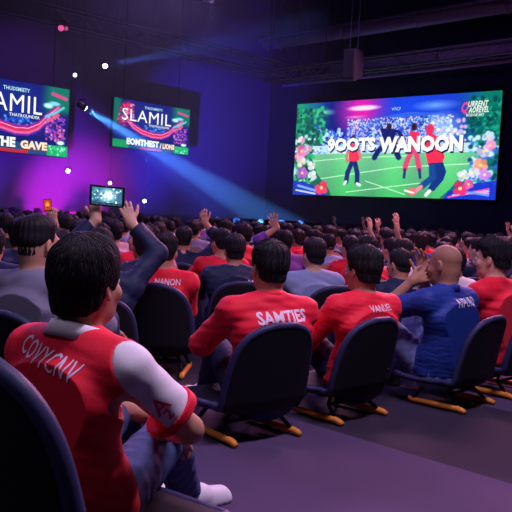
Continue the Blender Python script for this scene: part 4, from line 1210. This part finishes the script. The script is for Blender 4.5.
def lamp(name, label, cat, p, aim, size=.11, lens=(.6, .7, 1), lstr=6, hang=None):
    """moving head: base clamp, yoke, can and lens; the can looks at aim"""
    r = thing(name, label, cat, p); d = (Vector(aim) - Vector(p)).normalized()
    q = d.to_track_quat('Z', 'Y').to_matrix()
    bm = bmesh.new(); b2 = bm_tube(bm, [q @ V3(0, 0, -size * 1.5), q @ V3(0, 0, -size * 1.3), q @ V3(0, 0, 0), q @ V3(0, 0, size * .9), q @ V3(0, 0, size)], [size * .55, size * .8, size * .95, size * .95, size * .82], 16); smooth(bm)
    obj('can', bm, DARKM, r)
    bm = bmesh.new(); bm_tube(bm, [q @ V3(0, 0, size * (.96 + .5 * math.sin(a))) for a in (0, .4, .8, 1.2, 1.5)], [size * .8 * math.cos(a) + .002 for a in (0, .4, .8, 1.2, 1.5)], 16); smooth(bm)
   
    obj('lens', bm, emat('lens_%s' % name + str(len(MATS)), lens, lstr), r)
    s = q @ V3(1, 0, 0); s.z = 0; s.normalize()
    bm = bmesh.new(); bm_tube(bm, [s * size * 1.05, s * size * 1.2 + V3(0, 0, size * .6), s * size * 1.1 + V3(0, 0, size * 1.7), -s * size * 1.1 + V3(0, 0, size * 1.7), -s * size * 1.2 + V3(0, 0, size * .6), -s * size * 1.05], size * .13, 6); smooth(bm)
    obj('yoke', bm, DARKM, r)
    bm = bmesh.new(); bm_tube(bm, [(0, 0, size * 1.7), (0, 0, (hang or HCEIL) - p[2])], size * .05, 6); obj('hanging_rod', bm, DARKM, r)
    return r
def spot(p, aim, col, energy, ang, blend=.3, rad=.05):
    l = bpy.data.lights.new('spot_beam', 'SPOT'); l.color = col; l.energy = energy; l.spot_size = R(ang); l.spot_blend = blend; l.shadow_soft_size = rad
    o = bpy.data.objects.new('spot_beam', l); link(o); o.location = p
    o.rotation_euler = (Vector(aim) - Vector(p)).to_track_quat('-Z', 'Y').to_euler(); return o
def area(p, aim, col, energy, sx, sy, spread=180):
    l = bpy.data.lights.new('wash', 'AREA'); l.shape = 'RECTANGLE'; l.size = sx; l.size_y = sy; l.color = col; l.energy = energy; l.spread = R(spread)
    o = bpy.data.objects.new('wash', l); link(o); o.location = p
    o.rotation_euler = (Vector(aim) - Vector(p)).to_track_quat('-Z', 'Y').to_euler(); return o

# visible lamps
p1 = at(82, 106, 15.0); e1 = at(345, 266, 24.5)
lamp('moving_head_lamp', 'moving head lamp throwing the blue beam past the smaller banner screen', 'lamp', p1, e1, .07, (.55, .85, 1), 30)
d1 = (e1 - p1).normalized(); spot(p1 + d1 * .13, e1, (.07, .30, 1), 330000, 8, .5)
e2 = at(300, 276, 24.0); 
spot(p1 + d1 * .13, e2, (.05, .24, 1), 90000, 5, .6)
p2 = at(105, 66, 16.0); e2 = at(330, 22, 15)
lamp('moving_head_lamp', 'brightest bluish white lamp hanging between the two banner screens', 'lamp', p2, at(120, 80, 10), .05, (.6, .8, 1), 40)
spot(p2 + (e2 - p2).normalized() * .12, e2, (.08, .20, 1), 16000, 10, .6)
p3 = at(75, 75, 16.5); lamp('moving_head_lamp', 'dim blue lamp left of the brightest hanging lamp', 'lamp', p3, at(80, 90, 10), .05, (.35, .5, 1), 5)
p4 = at(68, 171, 17.0); lamp('moving_head_lamp', 'white lamp glowing under the larger banner screen', 'lamp', p4, at(68, 180, 10), .05, (.95, .8, 1), 30)
p5 = at(144.5, 201, 17.0); lamp('moving_head_lamp', 'white lamp low right of the tablet', 'lamp', p5, at(150, 215, 10), .042, (.85, .85, 1), 25)
p6 = at(110, 183, 17.0); lamp('moving_head_lamp', 'pinkish lamp just above the tablet', 'lamp', p6, at(112, 195, 10), .045, (1, .5, .9), 8)
p7 = at(61, 27.5, 11.0); lamp('par_can_lamp', 'pink lit par can clamped under the upper left truss', 'lamp', p7, at(64, 60, 9), .05, (1, .12, .45), .8)
p8 = at(66, 28.0, 11.2); lamp('par_can_lamp', 'smaller pink lit par can right of its twin under the upper left truss', 'lamp', p8, at(70, 60, 9), .035, (.9, .15, .5), .5)
# wall washers
for (px, py, Y, apx, apy, col, en, an) in (
        (66, 226, 15.8, 70, 212, (.9, .015, .9), 3800, 38), (20, 232, 14.0, 8, 200, (.18, .02, 1), 7500, 52),
        (120, 226, 17.5, 140, 208, (.05, .02, 1), 5200, 50), (30, 40, 16, 22, 60, (.25, .03, .9), 200, 40)):
    p = at(px, py, Y)
    q = at(apx, apy, 18.6)
    spot(p, q, col, en, an, .9, .15)
spot(V3(2.6, 10.5, 4.9), atz(440, 40, 6.0), (.42, .12, .85), 260, 110, 1, .1)  # added spot without a fixture, brightens the ducts at upper right
# big black loudspeaker hanging right of the centre
r = thing('hanging_loudspeaker', 'dark wedge shaped loudspeaker hanging above the football screen', 'loudspeaker', at(353, 66, 16), -.6); r.scale = (.72, .72, .85)
bm = bmesh.new()
vs = [bm.verts.new(q) for q in ((-.18, -.22, -.40), (.18, -.22, -.40), (.22, .2, -.25), (-.22, .2, -.25), (-.18, -.25, .36), (.18, -.25, .36), (.22, .2, .36), (-.22, .2, .36))]
for f in ((0, 3, 2, 1), (4, 5, 6, 7), (0, 1, 5, 4), (1, 2, 6, 5), (2, 3, 7, 6), (3, 0, 4, 7)): bm.faces.new([vs[i] for i in f])
bevel(bm, .02, 2); obj('cabinet', bm, mat('speaker_box', (.02, .018, .03), .6), r)
bm = bmesh.new(); bm_box(bm, (0, -.24, 0), (.30, .02, .62)); bevel(bm, .006, 1); obj('grille', bm, DARKM, r)
for s in (-1, 1):
    bm = bmesh.new(); bm_tube(bm, [(s * .12, 0, .35), (s * .12, 0, (HCEIL - at(353, 66, 16).z) / .85)], .012, 6); obj('hanging_cable', bm, DARKM, r)

# house wash over the seats: long lilac strips on the trusses
def wash_bar(label, p, aim, col, en, L=2.4):
    r = thing('wash_light_bar', label, 'lamp', p); d = (Vector(aim) - p).normalized(); q = d.to_track_quat('-Z', 'Y').to_matrix()
    bm = bmesh.new(); bm_box(bm, q @ V3(0, 0, .09), (L, .26, .12), q); bevel(bm, .01, 1); obj('housing', bm, DARKM, r)
    for x in (-.4, .4):
        bm = bmesh.new(); c = q @ V3(x * L, 0, .14); bm_tube(bm, [c, (c.x, c.y, HCEIL - p.z)], .015, 6); obj('hanging_rod', bm, DARKM, r)
    area(p, aim, col, en, L, .24)
wash_bar('lilac wash light bar hanging over the front rows', V3(1.3, 2.7, 4.5), V3(.3, 3.7, .3), (.84, .64, 1), 190)
wash_bar('pink wash light bar hanging over the right rows', V3(4.2, 9.5, 5.0), V3(1.8, 6.2, .5), (1, .34, .60), 330)
wash_bar('blue violet wash light bar hanging over the left rows', V3(-3.4, 8.5, 5.0), V3(-1.0, 4.5, .5), (.50, .28, 1), 160)
wash_bar('magenta wash light bar hanging over the middle rows', V3(3.0, 14.5, 5.4), V3(2.0, 10.5, .5), (1, .40, .75), 600)
wash_bar('violet wash light bar hanging over the far rows', V3(-2.2, 16.0, 5.4), V3(-.5, 12, .5), (.45, .28, 1), 150)

wash_bar('added unseen lilac light bar at the left, nearest of all the bars', V3(-1.9, .9, 4.4), V3(-.4, 2.3, .6), (.85, .7, 1), 28, 1.6)  # added fill lamp, out of view, to light the nearest man's back
# stage haze
bm = bmesh.new(); 
pts = [CORNER - UD * .3 - VD * .3, CORNER - UD * 12.5 - VD * .3, CORNER - UD * 12.5 - VD * 8.5, CORNER - UD * .3 - VD * 8.5]
lo = [bm.verts.new((p.x, p.y, .97)) for p in pts]; hi = [bm.verts.new((p.x, p.y, HCEIL - .1)) for p in pts]
bm.faces.new(lo[::-1]); bm.faces.new(hi)
for i in range(4): bm.faces.new((lo[i], lo[(i + 1) % 4], hi[(i + 1) % 4], hi[i]))
bmesh.ops.recalc_face_normals(bm, faces=bm.faces)
hz = bpy.data.materials.new('stage_haze'); hz.use_nodes = True; nt = hz.node_tree; nt.nodes.clear()
vs_ = nt.nodes.new('ShaderNodeVolumeScatter'); vs_.inputs['Color'].default_value = (.9, .92, 1, 1); vs_.inputs['Density'].default_value = .0065; vs_.inputs['Anisotropy'].default_value = .2
o_ = nt.nodes.new('ShaderNodeOutputMaterial'); nt.links.new(vs_.outputs[0], o_.inputs['Volume'])
haze = obj('stage_haze', bm, hz); tag(haze, 'thin blue haze hanging above the crowd around the lamp beams', 'haze', kind='stuff')

# ------------------------------------------------------------------ world, camera, view
w = bpy.data.worlds.new('hall_dark'); scene.world = w; w.use_nodes = True
w.node_tree.nodes['Background'].inputs[0].default_value = (.02, .015, .06, 1); w.node_tree.nodes['Background'].inputs[1].default_value = .12
cd = bpy.data.cameras.new('camera'); cd.sensor_width = 36; cd.lens = FPX * 36 / 512; cd.clip_start = .05
co = bpy.data.objects.new('camera', cd); link(co)
Mx = Matrix((RT, UP, -FW)).transposed().to_4x4(); Mx.translation = CAM; co.matrix_world = Mx
scene.camera = co
vs = scene.view_settings
scene.display_settings.display_device = 'sRGB'
vs.view_transform = 'Standard'; vs.look = 'None'; vs.exposure = 0; vs.gamma = 1; vs.use_curve_mapping = False
scene.cycles.use_denoising = True
scene.cycles.max_bounces = 5; scene.cycles.diffuse_bounces = 2; scene.cycles.volume_bounces = 0
scene.cycles.sample_clamp_indirect = 3

for o in COL.objects:
    if 'label' in o and not o.parent and len(o['label'].split()) > 16: print('LONG', o.name, o['label'])
